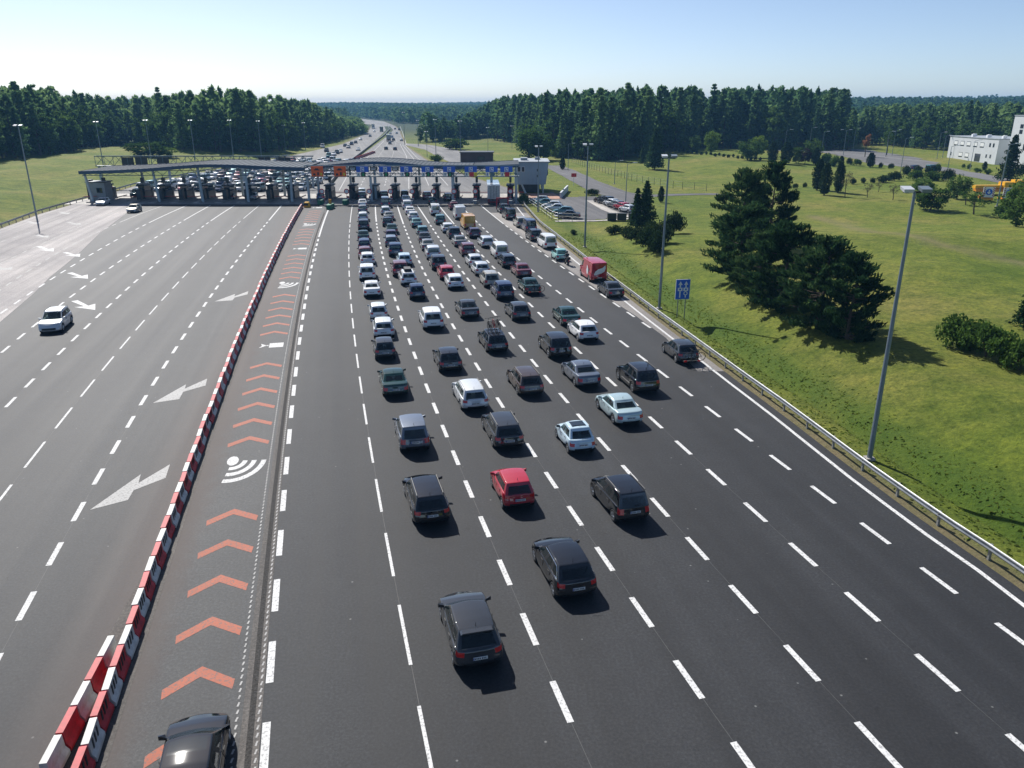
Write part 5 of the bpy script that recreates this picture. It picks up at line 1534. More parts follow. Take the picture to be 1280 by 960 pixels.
for (sx0, sy0, sx1) in ((.4, .6, .4), (2.6, -.6, 1.6), (6.6, .6, 6.6), (.4, 11, .4), (6.6, 11, 6.6)):
    MB().tube((sx0, sy0, 0), (sx1, max(sy0, .3), 2.1), .22, n=8).build('stilt', M['column'], t)
MB().box((3.4, 7.0, .98), (5.0, 8.6, 1.96)).build('ground_floor', M['booth'], t)
pv = place(669, 247)
t2 = strip('terrace', [(3.0, 172.5), (3.0, 184)], [(11.0, 172.5), (9.6, 184)], .08, M['brick'])
t = thing('retaining_wall', 'low white retaining wall beside the office terrace', 'wall', (10.4, 173.5, 0), -.16)
MB().prism([(0, 0), (.35, 0), (.35, 17), (0, 17)], -.2, 1.3).build('slab', M['wall_white'], t)

# ------------------------------------------------------------------ car park and service roads
def sheet(name, pxs, z, mat):
    P = [place(*p) for p in pxs]
    mb = MB(); mb.poly([(x, y, h + z) for x, y, h in P])
    me = mb.mesh(name, mat)
    if me.polygons[0].normal.z < 0: me.flip_normals()
    return tag(link(name, me), kind='structure')
def road_ribbon(name, pxs, widths, z, mat):
    P = np.array([place(*p)[:2] for p in pxs]); 
    # resample
    seg = np.concatenate([[0], np.cumsum(np.hypot(*np.diff(P, axis=0).T))]); s = np.linspace(0, seg[-1], max(8, int(seg[-1] / 4)))
    Q = np.stack([np.interp(s, seg, P[:, 0]), np.interp(s, seg, P[:, 1])], 1); wd = np.interp(s, seg, widths)
    d = np.gradient(Q, axis=0); d /= np.linalg.norm(d, axis=1)[:, None]; nn = np.stack([d[:, 1], -d[:, 0]], 1)
    V = []; m = 5
    for q, n_, w_ in zip(Q, nn, wd):
        for k in range(m):
            p = q + n_ * w_ * (k / (m - 1) - .5); V.append((p[0], p[1], float(terrain(p[0], p[1])) + z))
    F = [(i * m + k, i * m + k + 1, (i + 1) * m + k + 1, (i + 1) * m + k) for i in range(len(Q) - 1) for k in range(m - 1)]
    me = np_mesh(name, V, F, mat)
    if me.polygons[0].normal.z < 0: me.flip_normals()
    return tag(link(name, me), kind='structure')
def hull_sheet(name, pxs, z, mat, step=2.0):
    """ground sheet that follows the terrain, cut to a polygon"""
    P = np.array([place(*p)[:2] for p in pxs])
    x0, y0 = P.min(0); x1, y1 = P.max(0)
    xs = np.arange(x0, x1 + step, step); ys = np.arange(y0, y1 + step, step)
    def inside(x, y):
        c = np.zeros(np.shape(x), bool); n = len(P)
        for i in range(n):
            (ax, ay), (bx_, by) = P[i], P[(i + 1) % n]
            cond = ((ay > y) != (by > y)) & (x < (bx_ - ax) * (y - ay) / (by - ay + 1e-9) + ax)
            c ^= cond
        return c
    gx_, gy_ = np.meshgrid(xs, ys)
    zz = terrain(gx_, gy_) + z
    idx = np.arange(gx_.size).reshape(gx_.shape)
    cen = inside(gx_[:-1, :-1] + step / 2, gy_[:-1, :-1] + step / 2)
    F = np.stack([idx[:-1, :-1], idx[:-1, 1:], idx[1:, 1:], idx[1:, :-1]], -1)[cen]
    me = np_mesh(name, np.stack([gx_, gy_, zz], -1).reshape(-1, 3), F, mat)
    return tag(link(name, me), kind='structure')
hull_sheet('car_park', [(668, 249), (690, 240), (706, 246.5), (735, 246), (755, 246), (800, 247), (812, 262), (800, 271), (705, 277)], .05, M['park_asphalt'], 1.0)
road_ribbon('service_road', [(690, 207), (704, 213), (722, 222), (745, 233), (765, 241), (790, 246)], [7, 7, 7, 7.5, 9, 9], .055, M['park_asphalt'])
road_ribbon('lane_to_bank', [(778, 246.5), (830, 244), (900, 243)], [5, 4, 3.5], .06, M['park_asphalt'])
road_ribbon('footpath', [(738, 251), (757, 262), (785, 272)], [2.0, 2.0, 2.0], .10, M['concrete'])
road_ribbon('kerb_path', [(694, 277), (745, 276.5), (800, 273)], [1.3, 1.3, 1.3], .09, M['concrete'])
road_ribbon('far_road', [(950, 187), (1040, 190), (1100, 198), (1180, 211.5), (1245, 224), (1300, 235)], [9, 11, 10, 8, 7, 7], .06, M['asphalt_far'])
hull_sheet('far_yard', [(1036, 187), (1075, 186.5), (1125, 194), (1175, 204), (1150, 210), (1095, 206), (1040, 193)], .05, M['asphalt_far'], 2.0)
road_ribbon('side_road', [(500, 180), (520, 181), (550, 187), (572, 197), (590, 206), (612, 214)], [10, 12, 14, 14, 11, 9], .05, M['asphalt_far'])

# waste bins
for j, px in enumerate((764.5, 777, 791)):
    x, y, z = place(px, 276)
    t = thing('waste_bin', f'dark wheeled waste bin by the car park, {ORD[j]} from the lamp mast', 'bin', (x, y, z + .05), 0, 'waste bins by the car park')
    MB().box((0, 0, .62), (1.5, .9, 1.1), taper=1.06).build('body', M['dark_metal'], t); MB().box((0, 0, 1.22), (1.62, 1.0, .12)).build('lid', M['dark_metal'], t)
# fences
def fence(label, pxs, hgt, step, mat, n_wires=3):
    P = np.array([place(*p)[:2] for p in pxs])
    seg = np.concatenate([[0], np.cumsum(np.hypot(*np.diff(P, axis=0).T))]); s = np.arange(0, seg[-1], step)
    Q = [(float(np.interp(a, seg, P[:, 0])), float(np.interp(a, seg, P[:, 1]))) for a in s]
    t = thing('wire_fence', label, 'fence')
    pm = MB().tube((0, 0, -.2), (0, 0, hgt), .05, n=5).mesh('post', M[mat])
    for x, y in Q: link('post', pm, t, (x, y, float(terrain(x, y))))
    for k in range(n_wires):
        w = MB()
        for (a, b) in zip(Q[:-1], Q[1:]):
            zz = hgt * (k + 1) / n_wires - .05
            w.tube((a[0], a[1], float(terrain(*a)) + zz), (b[0], b[1], float(terrain(*b)) + zz), .018, n=3, cap=False)
        w.build('wire', M[mat], t)
fence('wire fence between the parked cars and the grass verge', [(660, 254), (672, 262), (692, 277), (745, 280)], 1.6, 2.6, 'steel')
fence('wire fence across the far grass slope above the service road', [(715, 204), (745, 213), (790, 226), (845, 236), (895, 240)], 1.8, 3.2, 'dark_metal')

# ------------------------------------------------------------------ signs
x, y, z = place(850.5, 397)
t = thing('road_sign', 'tall blue road sign with two white lane arrows on two posts', 'sign', (x, y, z), .12)
m_ = mpp((x, y, z)); ztop = height_to((x, y, z), 349.5); zb = height_to((x, y, z), 373.5); hwid = 8.6 * m_
for sx in (-.55, .55):
    MB().tube((sx * hwid, 0, -.3), (sx * hwid, 0, ztop - .1), .05, n=6).build('post', M['steel'], t)
MB().box((0, -.09, (ztop + zb) / 2), (hwid * 2, .05, ztop - zb)).build('panel', M['sign_blue'], t)
MB().box((0, -.05, (ztop + zb) / 2), (hwid * 2 + .08, .04, ztop - zb + .08)).build('border', M['sign_white'], t)
hh = ztop - zb
for sx in (-.42, .42):
    a_ = MB(); cx_ = sx * hwid
    def bx2(x0, x1, z0, z1): a_.box((cx_ + (x0 + x1) / 2, -.125, zb + (z0 + z1) / 2 * hh), (x1 - x0, .02, (z1 - z0) * hh))
    bx2(-.06, .06, .08, .42) if sx < 0 else bx2(-.05, .05, .08, .22)
    bx2(-.06, .06, .60, .80)
    a_.add([(cx_ - .20, -.135, zb + .74 * hh), (cx_ + .20, -.135, zb + .74 * hh), (cx_, -.135, zb + .93 * hh)], [(0, 1, 2)])
    a_.build('arrow', M['sign_white'], t)
    q = MB(); q.box((cx_, -.125, zb + .51 * hh), (.46, .02, .17 * hh)); qq = q.build('pictogram', M['sign_white'], t)
    MB().box((cx_, -.14, zb + .51 * hh), (.16, .02, .08 * hh)).build('pictogram_mark', M['sign_blue'], qq)
    if sx > 0:
        q = MB(); q.lathe([(.12, -.125), (.20, -.125)], (cx_, 0, zb + .30 * hh), 16, 'y'); q.build('ring', M['sign_white'], t)
x, y, z = place(717, 232)
t = thing('red_sign', 'small red sign on a post on the grass island', 'sign', (x, y, z), 0)
MB().tube((0, 0, 0), (0, 0, 2.6), .06, n=6).build('post', M['sign_white'], t); MB().box((0, -.08, 2.6), (1.3, .06, .9)).build('panel', M['sign_red'], t)

# ------------------------------------------------------------------ lamp masts
def mast(label, base, top_y, kind, group, w=None):
    x, y, z = place(*base) if len(base) == 2 else base
    h = height_to((x, y, z), top_y)
    t = thing('lamp_mast', label, 'lamp post', (x, y, z), 0, group)
    r0 = .15 if h > 11 else .10
    MB().tube((0, 0, -.3), (0, 0, h), r0, r0 * .5, n=10).build('pole', M['mast'], t)
    MB().box((0, 0, .05), (.5, .5, .14)).build('base_plate', M['concrete'], t)
    if kind == 'flood':
        MB().tube((-.58, 0, h), (.58, 0, h), .045, n=6).build('crossbar', M['dark_metal'], t)
        for sx in (-1, 1):
            f = MB(); a = .42
            P = [(-.42, -.34, -.12), (.42, -.34, -.12), (.42, .34, .06), (-.42, .34, .06), (-.48, -.40, .12), (.48, -.40, .12), (.48, .40, .30), (-.48, .40, .30)]
            f.add([(sx * .45 + px_ * .56, py_ * .66 - .1, h + .08 + pz_ * .7) for px_, py_, pz_ in P], [(3, 2, 1, 0), (4, 5, 6, 7), (0, 1, 5, 4), (1, 2, 6, 5), (2, 3, 7, 6), (3, 0, 4, 7)])
            l = f.build('floodlight', M['lamp_white'] if sx < 0 else M['mast'], t)
            MB().box((sx * .45, -.1, h + .04), (.12, .16, .16)).build('bracket', M['dark_metal'], l)
    elif kind in ('arm', 'arm2'):
        for sx in ((1,) if kind == 'arm' else (-1, 1)):
            MB().tube((0, 0, h - .05), (sx * 1.3, 0, h + .25), .05, .04, n=6).build('arm', M['mast'], t)
            MB().box((sx * 1.6, 0, h + .27), (.9, .3, .14)).build('lamp_head', M['lamp_white'], t)
    return t
mast('tall floodlight mast behind the guard rail, nearest the camera', (1086.5, 574), 240, 'flood', 'tall floodlight masts')
mast('tall floodlight mast beside the blue road sign', (824, 386), 197, 'flood', 'tall floodlight masts')
mast('tall floodlight mast on the verge near the red van', (731, 309), 182, 'flood', 'tall floodlight masts')
mast('tall floodlight mast by the parked cars and the office', (672.5, 265), 184, 'flood', 'tall floodlight masts')
mast('tall floodlight mast at the bank edge by the pale pavement arrows', (47, 277), 158, 'flood', 'tall floodlight masts')
FARM = [(130, 212, 153), (190, 206, 151), (244, 200, 151), (292, 198, 151), (327, 197, 152), (357, 190, 157), (382, 187, 154)]
for j, (px, pb, pt) in enumerate(FARM):
    mast(f'slim floodlight mast behind the left canopy, {ORD[j]} from the picture edge', (px, pb), pt, 'flood', 'masts behind the left canopy')
for j, (px, pb, pt) in enumerate([(506, 181, 141), (523, 183, 151), (534, 196, 165), (545, 193, 150), (576, 204, 152), (610, 190, 160), (640, 186, 158)]):
    mast(f'slim floodlight mast beside the side road, {ORD[j]} from the motorway', (px, pb), pt, 'flood', 'masts beside the side road')
for j, (px, pb, pt) in enumerate([(710, 213, 180), (768, 230, 202), (782, 253, 205)]):
    mast(f'slim lamp post along the service road, {ORD[j]} from the office', (px, pb), pt, 'arm', 'lamp posts along the service road')
for j, (px, pb, pt, kd) in enumerate([(979, 203, 163, 'arm'), (1011, 190, 160, 'arm'), (1027, 191, 165, 'arm'), (1054, 194, 163, 'arm2'), (1066, 189, 161, 'arm'), (1107, 196, 165, 'arm'), (1115, 194, 163, 'arm'), (1125, 219, 173, 'arm'),
                                     (1171, 198, 166, 'arm'), (1178, 197, 170, 'arm'), (1182, 225, 183, 'arm'), (1212, 213, 176, 'arm'), (1246, 258, 181, 'arm')]):
    mast(f'street lamp near the white buildings, {ORD[j]} from the dark wood', (px, pb), pt, kd, 'street lamps near the white buildings')

# ------------------------------------------------------------------ white buildings
def block(name, label, x0, y0, x1, y1, h, win_w, win_s):
    zb = float(min(terrain(x0, y0), terrain(x0, y1))) - .3
    t = thing(name, label, 'building', (0, 0, zb))
    MB().box(((x0 + x1) / 2, (y0 + y1) / 2, h / 2), (x1 - x0, y1 - y0, h)).build('wall', M['wall_white'], t)
    r = MB().box(((x0 + x1) / 2, (y0 + y1) / 2, h + .12), (x1 - x0 + .3, y1 - y0 + .3, .24)).build('roof', M['roof_grey'], t)
    for (yy, zz, ww, wh, blind) in win_w:
        f = MB().box((x0 + .02, yy, zz), (.08, ww, wh)).build('window', M['booth_grey'], t)
        MB().box((x0 - .01, yy, zz), (.06, ww - .2, wh - .2)).build('pane', M['pane'], f)
        if blind: MB().box((x0 - .03, yy, zz + .10), (.04, ww - .3, wh - .6)).build('blind', M['sign_white'], f)
    for (xx, zz, ww, wh) in win_s:
        f = MB().box((xx, y0 - .02, zz), (ww, .16, wh)).build('window', M['booth_grey'], t)
        MB().box((xx, y0 - .09, zz), (ww - .2, .06, wh - .2)).build('pane', M['pane'], f)
    return t, r
ww = []
for k in range(5): ww.append((286.0 - k * 4.0, 6.0, 2.4, 1.7, True))
ww += [(265.5, 6.2, 1.0, 1.3, False), (263.5, 6.2, 1.0, 1.3, False), (266.5, 2.7, .9, 1.2, False), (264.2, 2.7, .9, 1.2, False), (282, 2.3, 2.4, 1.7, True), (278, 2.3, 2.4, 1.7, True), (288.2, 2.3, .7, 1.2, False), (271.5, 1.9, 3.4, 2.6, False)]
t, r = block('white_building', 'two storey white building with a row of blinds in its windows', 156.5, 261, 172, 290.5, 8.1, ww, [])
for k in range(6): MB().box((159 + (k % 2) * 3, 263 + k * 4.4, 8.7), (.9, .9, .9)).build('roof_vent', M['sign_white'], r)
block('white_tower', 'tall white block with dark paired windows cut by the picture edge', 156.0, 222, 176, 254.5, 15.6,
      [(250, 12.6, 1.7, 1.3, False), (250, 11.0, 1.7, 1.3, False), (244.5, 12.6, 1.7, 1.3, False), (244.5, 11.0, 1.7, 1.3, False), (246.5, 6.6, 2.0, 2.0, False), (239, 12.6, 1.7, 1.3, False), (239, 11.0, 1.7, 1.3, False), (239, 6.6, 2.0, 2.0, False)], [])
x, y, z = place(596, 206)
t = thing('brown_hut', 'low dark brown building among shrubs by the side road', 'building', (x, y + 4, z))
MB().box((0, 0, 2.0), (11, 8, 4.0)).build('wall', M['brown_wall'], t); MB().box((0, 0, 4.1), (11.8, 8.8, .3)).build('roof', M['dark_metal'], t); MB().box((1.5, -4.05, 2.2), (2.4, .1, 1.2)).build('window', M['pane'], t)

# ------------------------------------------------------------------ yellow crane lorry and arrow trailers
x, y, z = place(1247, 243)
t = thing('crane_lorry', 'yellow crane lorry with long boom parked by the shrubs', 'lorry', (x, y, z), math.radians(-88))
MB().box((0, -.2, .95), (2.4, 9.2, .6)).build('chassis', M['orange_paint'], t)
c = MB(); c.box((0, 3.9, 2.0), (2.4, 1.9, 2.0), taper=.92); cb = c.build('cab', M['crane_yellow'], t)
MB().box((0, 4.84, 2.3), (2.0, .1, .8)).build('windscreen', M['glass'], cb)
for sx in (-1.2, 1.2): MB().box((sx, 4.0, 2.35), (.06, 1.2, .7)).build('side_window', M['glass'], cb)
MB().box((0, -1.2, 1.65), (1.2, 8.6, .6)).build('boom', M['crane_yellow'], t)
MB().box((0, 1.4, 2.0), (2.2, 2.0, 1.2)).build('turret', M['crane_yellow'], t)
wm = MB(); wm.lathe([(.001, -.16), (.5, -.16), (.5, .16), (.001, .16)], (0, 0, 0), 14, 'x'); wme = wm.mesh('wheel', M['tyre'])
for yy in (-3.6, -2.3, 3.6):
    for sx in (-1, 1): link('wheel', wme, t, (sx * 1.05, yy, .5))
for j, (px, py) in enumerate(((1232, 251.5), (1257, 252.5))):
    x, y, z = place(px, py)
    t = thing('arrow_trailer', f'road works trailer with blue arrow board, {["beside the sparse shrub", "beside the dark bush"][j]}', 'trailer', (x, y, z), -.2, 'arrow board trailers')
    MB().box((0, .6, .75), (2.0, 2.6, .5)).build('chassis', M['orange_paint'], t)
    pn = MB().box((0, -.75, 1.85), (2.1, .12, 2.0)).build('board', M['sign_white'], t)
    for k in range(5):
        for sx in (-1, 1):
            q = MB(); z0_ = .95 + k * .38
            q.add([(sx * 1.03, -.83, z0_), (sx * .68, -.83, z0_ + .22), (sx * .68, -.83, z0_ + .40), (sx * 1.03, -.83, z0_ + .18)], [(0, 1, 2, 3), (3, 2, 1, 0)]); q.build('stripe', M['sign_red'], pn)
    q = MB(); q.lathe([(.001, -.03), (.62, -.03), (.62, 0), (.001, 0)], (0, -.82, 1.9), 20, 'y'); q.build('blue_disc', M['sign_blue'], pn)
    a_ = MB(); a_.prism([(-.1, .4), (.1, .4), (.1, -.1), (.3, .05), (.3, -.15), (0, -.42), (-.3, -.15), (-.3, .05), (-.1, -.1)], -.01, .01); a_.v = [(x_, -.87 + z_, 1.9 + y_) for x_, y_, z_ in a_.v]; a_.build('white_arrow', M['sign_white'], pn)
    for sx in (-1, 1): link('wheel', wme, t, (sx * .9, .5, .45), scale=(.7, .9, .9))
    MB().box((0, -.6, .45), (2.2, .2, .3)).build('bumper', M['crane_yellow'], t)

# median and works barriers beyond the plaza
md = [G(*p) for p in [(409, 236), (432, 207), (445, 197.5), (462, 184), (480, 170), (487, 162.5), (484, 158)]]
Pm = np.array(md); dd = np.gradient(Pm, axis=0); dd /= np.linalg.norm(dd, axis=1)[:, None]; nn = np.stack([dd[:, 1], -dd[:, 0]], 1); wdt = np.array([.8, .8, 1.2, 2.5, 5, 6, 6])[:, None] / 2
strip('median', [tuple(p) for p in Pm - nn * wdt], [tuple(p) for p in Pm + nn * wdt], .02, M['grass'])
t = thing('median_barrier', 'dark barrier along the motorway median beyond the plaza', 'barrier')
b = MB()
for (a_, c_) in zip(md[:-1], md[1:]):
    v = Vector(c_) - Vector(a_); b.box(((a_[0] + c_[0]) / 2, (a_[1] + c_[1]) / 2, .45), (.35, v.length, .9), math.atan2(-v.x, v.y))
b.build('rail', M['dark_metal'], t)
for j in range(9):
    gx, gy = G(446 + j * 2.6, 199.2 - j * .95)
    t = thing('works_barrier', 'dark red works barrier in the short row on the far median', 'barrier', (gx, gy, .01), .6, 'works barriers on the far median')
    MB().box((0, 0, .45), (1.8, .5, .9), taper=.8).build('block', M['bar_red'], t); MB().box((0, -.27, .5), (1.2, .06, .25)).build('stripe', M['bar_white'], t)
# ------------------------------------------------------------------ vegetation
def unit(n, rng):
    v = rng.normal(size=(n, 3)); return v / np.linalg.norm(v, axis=1)[:, None]
def leaf_geo(C, Sz, rng, aspect=.55, lead=None):
    n = len(C); a = unit(n, rng)
    if lead is not None: a = a * .55 + lead; a /= np.linalg.norm(a, axis=1)[:, None] + 1e-9
    b = np.cross(a, unit(n, rng)); b /= np.linalg.norm(b, axis=1)[:, None] + 1e-9
    Sz = np.asarray(Sz)[:, None]; A = a * Sz; B = b * Sz * aspect
    V = np.stack([C - A, C - B, C + A, C + B], 1).reshape(-1, 3)
    F = np.arange(4 * n).reshape(-1, 4)
    return V, F
def in_ellipsoids(cs, rs, per, rng, shell=2.0):
    out = []
    for c, r in zip(cs, rs):
        d = unit(per, rng) * (rng.random(per) ** (1 / (1 + shell)))[:, None]
        out.append(np.asarray(c) + d * np.asarray(r))
    return np.concatenate(out)
def trunk_mesh(h, r, limbs, rng, name='trunk', bend=.3):
    mb = MB(); P = []
    for k in range(6):
        t_ = k / 5; P.append((bend * math.sin(t_ * 2.1) * t_, bend * .6 * math.sin(t_ * 3 + 1) * t_, h * t_))
    for k in range(5): mb.tube(P[k], P[k + 1], r * (1 - .85 * k / 5) + .015, r * (1 - .85 * (k + 1) / 5) + .015, 7, cap=False)
    for (z0, L, az, up) in limbs:
        t_ = z0 / h; i = min(4, int(t_ * 5)); q = t_ * 5 - i
        a = Vector(P[i]).lerp(Vector(P[i + 1]), q)
        b = a + Vector((math.cos(az) * L, math.sin(az) * L, up))
        m = a.lerp(b, .5) + Vector((0, 0, -.04 * L))
        rr = r * (1 - t_) * .5 + .02
        mb.tube(a, m, rr, rr * .7, 5, cap=False); mb.tube(m, b, rr * .7, rr * .25, 5, cap=False)
    return mb.mesh(name, M['bark'], True)

def conifer(h, w, n, size, seed, mat, base=.08, power=.85):
    rng = np.random.default_rng(seed); C = []
    L_ = max(int(h / 1.1), 20); limbs = []
    per = max(6, n // (L_ * 7))
    for i in range(L_):
        t_ = base + (1 - base) * (i + rng.random() * .6) / L_
        R = w / 2 * (1 - t_) ** power * rng.uniform(.75, 1.12) + .12
        for k in range(7):
            az = k * 2 * math.pi / 7 + rng.uniform(-.4, .4) + i; Lb = R * rng.uniform(.6, 1.15)
            s = rng.random(per) ** .6
            pts = np.stack([np.cos(az) * Lb * s, np.sin(az) * Lb * s, h * t_ - .22 * Lb * s + .1 * Lb * s ** 2], 1)
            pts += rng.normal(size=(per, 3)) * np.array([.12, .12, .10]) * (R * .9 + .3)
            C.append(pts)
            if k % 3 == 0 and t_ < .9: limbs.append((h * t_, Lb * .8, az, -.1 * Lb))
    C = np.concatenate(C); C[:, 2] = np.clip(C[:, 2], .1, h + .15)
    V, F = leaf_geo(C, size * rng.uniform(.6, 1.25, len(C)), rng)
    return trunk_mesh(h * .97, max(.06, h * .016), limbs[:26], rng, bend=.1), np_mesh('crown', V, F, M[mat])

def pine(h, w, n, size, seed, mat, low=.12, clumps=46, needles=False):
    rng = np.random.default_rng(seed); cs = []; rs = []; limbs = []; PT = []; per = max(8, n // clumps)
    for k in range(clumps):
        t_ = low + (1 - low) * (k + rng.random()) / clumps
        env = w / 2 * math.sin(min(1, (1 - t_) * 1.25 + .12) * math.pi / 2) * (.62 + .38 * min(1, t_ / .3))
        az = rng.uniform(0, 2 * math.pi); q = env * rng.uniform(.35, 1.08)
        c = (math.cos(az) * q, math.sin(az) * q, h * t_ + .05 * q)
        cs.append(c); s = rng.uniform(.7, 1.3) * w * (.088 if needles else .11)
        rs.append((s, s, s * rng.uniform(.5, .8)))
        if k % 2 == 0 and t_ < .93: limbs.append((h * t_ * .92, q * .9, az, h * t_ * .08))
        dd_ = unit(per, rng) * (rng.random(per) ** .5)[:, None]           # a bough, longer outwards than across
        lx_, ly_, lz_ = dd_[:, 0] * s * (1.75 if needles else 1.2), dd_[:, 1] * s * .85, dd_[:, 2] * s * (.62 if needles else .7)
        lz_ = lz_ + (.28 * lx_ if needles else 0)
        PT.append(np.stack([c[0] + lx_ * math.cos(az) - ly_ * math.sin(az), c[1] + lx_ * math.sin(az) + ly_ * math.cos(az), c[2] + lz_], 1))
    C = np.concatenate(PT); C[:, 2] = np.clip(C[:, 2], .05, None)
    rr = np.stack([C[:, 0], C[:, 1], np.zeros(len(C))], 1); rr /= np.linalg.norm(rr, axis=1)[:, None] + .3
    V, F = leaf_geo(C, size * rng.uniform(.6, 1.4, len(C)), rng, .26 if needles else .55, (rr * .55 + np.array([0, 0, .55])) if needles else None)
    return trunk_mesh(h * .95, max(.08, h * .018), limbs, rng, bend=.4), np_mesh('crown', V, F, M[mat])

def broadleaf(h, w, n, size, seed, mat, low=.18, clumps=26):
    rng = np.random.default_rng(seed); cs = []; rs = []; limbs = []
    for k in range(clumps):
        d = unit(1, rng)[0]; q = rng.uniform(.35, .95)
        c = np.array([d[0] * w / 2 * q, d[1] * w / 2 * q, h * (low + (1 - low) * .5) + d[2] * h * (1 - low) * .5 * q])
        c[2] = max(c[2], h * low); cs.append(c)
        s = rng.uniform(.7, 1.25) * w * .17; rs.append((s, s, s * .8))
        if k % 3 == 0: limbs.append((max(h * .15, c[2] * .55), math.hypot(c[0], c[1]) * .9, math.atan2(c[1], c[0]), c[2] * .4))
    C = in_ellipsoids(cs, rs, max(6, n // clumps), rng, 1.5)
    V, F = leaf_geo(C, size * rng.uniform(.6, 1.3, len(C)), rng, .7)
    return trunk_mesh(h * .8, max(.05, h * .02), limbs, rng), np_mesh('crown', V, F, M[mat])

def column_tree(h, w, n, size, seed, mat):
    rng = np.random.default_rng(seed)
    t_ = rng.random(n) ** .9; az = rng.uniform(0, 2 * math.pi, n)
    R = w / 2 * np.sin(np.clip(.12 + t_ * .95, 0, 1) * math.pi * .93) ** .6 * (1 + .14 * np.sin(az * 3 + t_ * 9)) * rng.uniform(.1, 1.06, n) ** .6
    C = np.stack([np.cos(az) * R, np.sin(az) * R, .05 * h + t_ * h * .95], 1)
    V, F = leaf_geo(C, size * rng.uniform(.6, 1.3, n), rng, .4)
    return trunk_mesh(h * .8, .08, [(h * .3, w * .2, 1, .4), (h * .4, w * .2, 4, .4)], rng, bend=.05), np_mesh('crown', V, F, M[mat])

def bush(h, w, n, size, seed, mat, clumps=14):
    rng = np.random.default_rng(seed); cs = []; rs = []; limbs = []
    for k in range(clumps):
        az = rng.uniform(0, 6.28); q = w / 2 * rng.uniform(.1, .78); z = h * rng.uniform(.22, .80) * (1 - .35 * (2 * q / w) ** 2)
        cs.append((math.cos(az) * q, math.sin(az) * q, z)); s = w * rng.uniform(.16, .26); rs.append((s, s, min(s, h * .32)))
        if k % 2 == 0: limbs.append((h * .15, q, az, z * .8))
    C = in_ellipsoids(cs, rs, max(8, n // clumps), rng, 1.5); C[:, 2] = np.clip(C[:, 2], .04, None)
    V, F = leaf_geo(C, size * rng.uniform(.6, 1.3, len(C)), rng, .7)
    return trunk_mesh(h * .6, .06, limbs, rng, 'stem'), np_mesh('foliage', V, F, M[mat])

def put_tree(name, label, cat, pair, loc, rz=0.0, s=1.0, group=None, sub=('trunk', 'crown')):
    t = thing(name, label, cat, loc, rz, group)
    t.scale = s if hasattr(s, '__len__') else (s, s, s)
    link(sub[0], pair[0], t); link(sub[1], pair[1], t)
    return t
def from_px(px, yb, yt, w_px):
    loc = place(px, yb); h = height_to(loc, yt); return loc, h, w_px * mpp(loc)

# dark pines on the bank
PIN = [pine(8.0, 6.0, 9600, .26, 11, 'leaf_pine', .0, 100, True), pine(8.0, 6.4, 9600, .26, 12, 'leaf_pine', .0, 104, True), pine(8.0, 5.8, 9400, .26, 13, 'leaf_pine', .0, 96, True)]
names = ['farthest back of the dark pine clump on the bank', 'tallest at the back of the dark pine clump', 'bushy pine on the road side of the dark clump', 'broad pine in the middle of the dark clump', 'pine between middle and near end of the dark clump', 'nearest spreading pine of the dark clump on the bank', 'low pine filling the road side of the clump']
for j, (px, yb, yt, wp) in enumerate([(924, 302, 213, 70), (962, 296, 204, 56), (926, 350, 258, 88), (978, 386, 281, 94), (1022, 408, 298, 88), (1058, 424, 318, 82), (948, 372, 292, 62)]):
    loc, h, w = from_px(px, yb, yt, wp)
    put_tree('pine_tree', f'dark {names[j]}' if not names[j].startswith('dark') else names[j], 'tree', PIN[j % 3], loc, j * 1.3, (w / 6.0, w / 6.0, h / 8.0), 'pine clump on the bank')
# conifer and shrubs by the car park
BU = [bush(1.6, 3.0, 1500, .11, 21, 'leaf_shrub'), bush(1.6, 3.0, 1500, .11, 22, 'leaf_shrub', 11), bush(1.5, 3.0, 1500, .10, 23, 'leaf_thuja', 16)]
CON = [conifer(9, 5.0, 4200, .26, 31, 'leaf_pine'), conifer(9, 4.4, 4200, .26, 32, 'leaf_pine'), conifer(9, 5.6, 4200, .26, 33, 'leaf_thuja')]
loc, h, w = from_px(806, 285, 226, 34); put_tree('conifer', 'loose conifer behind the dark hedge by the car park', 'tree', CON[0], loc, 0, (w / 5, w / 5, h / 9))
loc, h, w = from_px(795, 285, 234, 24); put_tree('conifer', 'narrow conifer at the edge of the car park bins', 'tree', CON[1], loc, 0, (w / 4.6, w / 4.6, h / 9))
for j, (px, yb, yt, wp) in enumerate([(768, 292, 281, 26), (782, 297, 283, 28), (796, 303, 284, 30), (810, 311, 286, 32), (822, 316, 290, 32), (826, 303, 277, 40), (842, 292, 264, 32), (812, 300, 276, 34)]):
    loc, h, w = from_px(px, yb, yt, wp)
    put_tree('shrub', f'dark green shrub in the hedge beside the tall mast, {ORD[j]} from the car park', 'shrub', BU[2], loc, j, (w / 3.0, w / 3.0, h / 1.5), 'dark hedge shrubs by the car park', ('stem', 'foliage'))
# bright hedge at the picture edge
for j, (px, yb, yt, wp) in enumerate([(1190, 432, 395, 44), (1212, 437, 400, 46), (1232, 446, 405, 44), (1252, 454, 416, 44), (1274, 462, 424, 46), (1296, 470, 430, 46)]):
    loc, h, w = from_px(px, yb, yt, wp)
    put_tree('shrub', f'light green shrub in the hedge on the bank, {ORD[j]} from the nearest mast', 'shrub', BU[j % 2], loc, j * .9, (w / 2.6, w / 2.6, h / 1.6), 'light green hedge on the bank', ('stem', 'foliage'))
loc, h, w = from_px(1284, 408, 345, 40); put_tree('spruce_tree', 'blue-green spruce cut by the picture edge above the hedge', 'tree', CON[1], loc, 0, (w / 4.2, w / 4.2, h / 9))
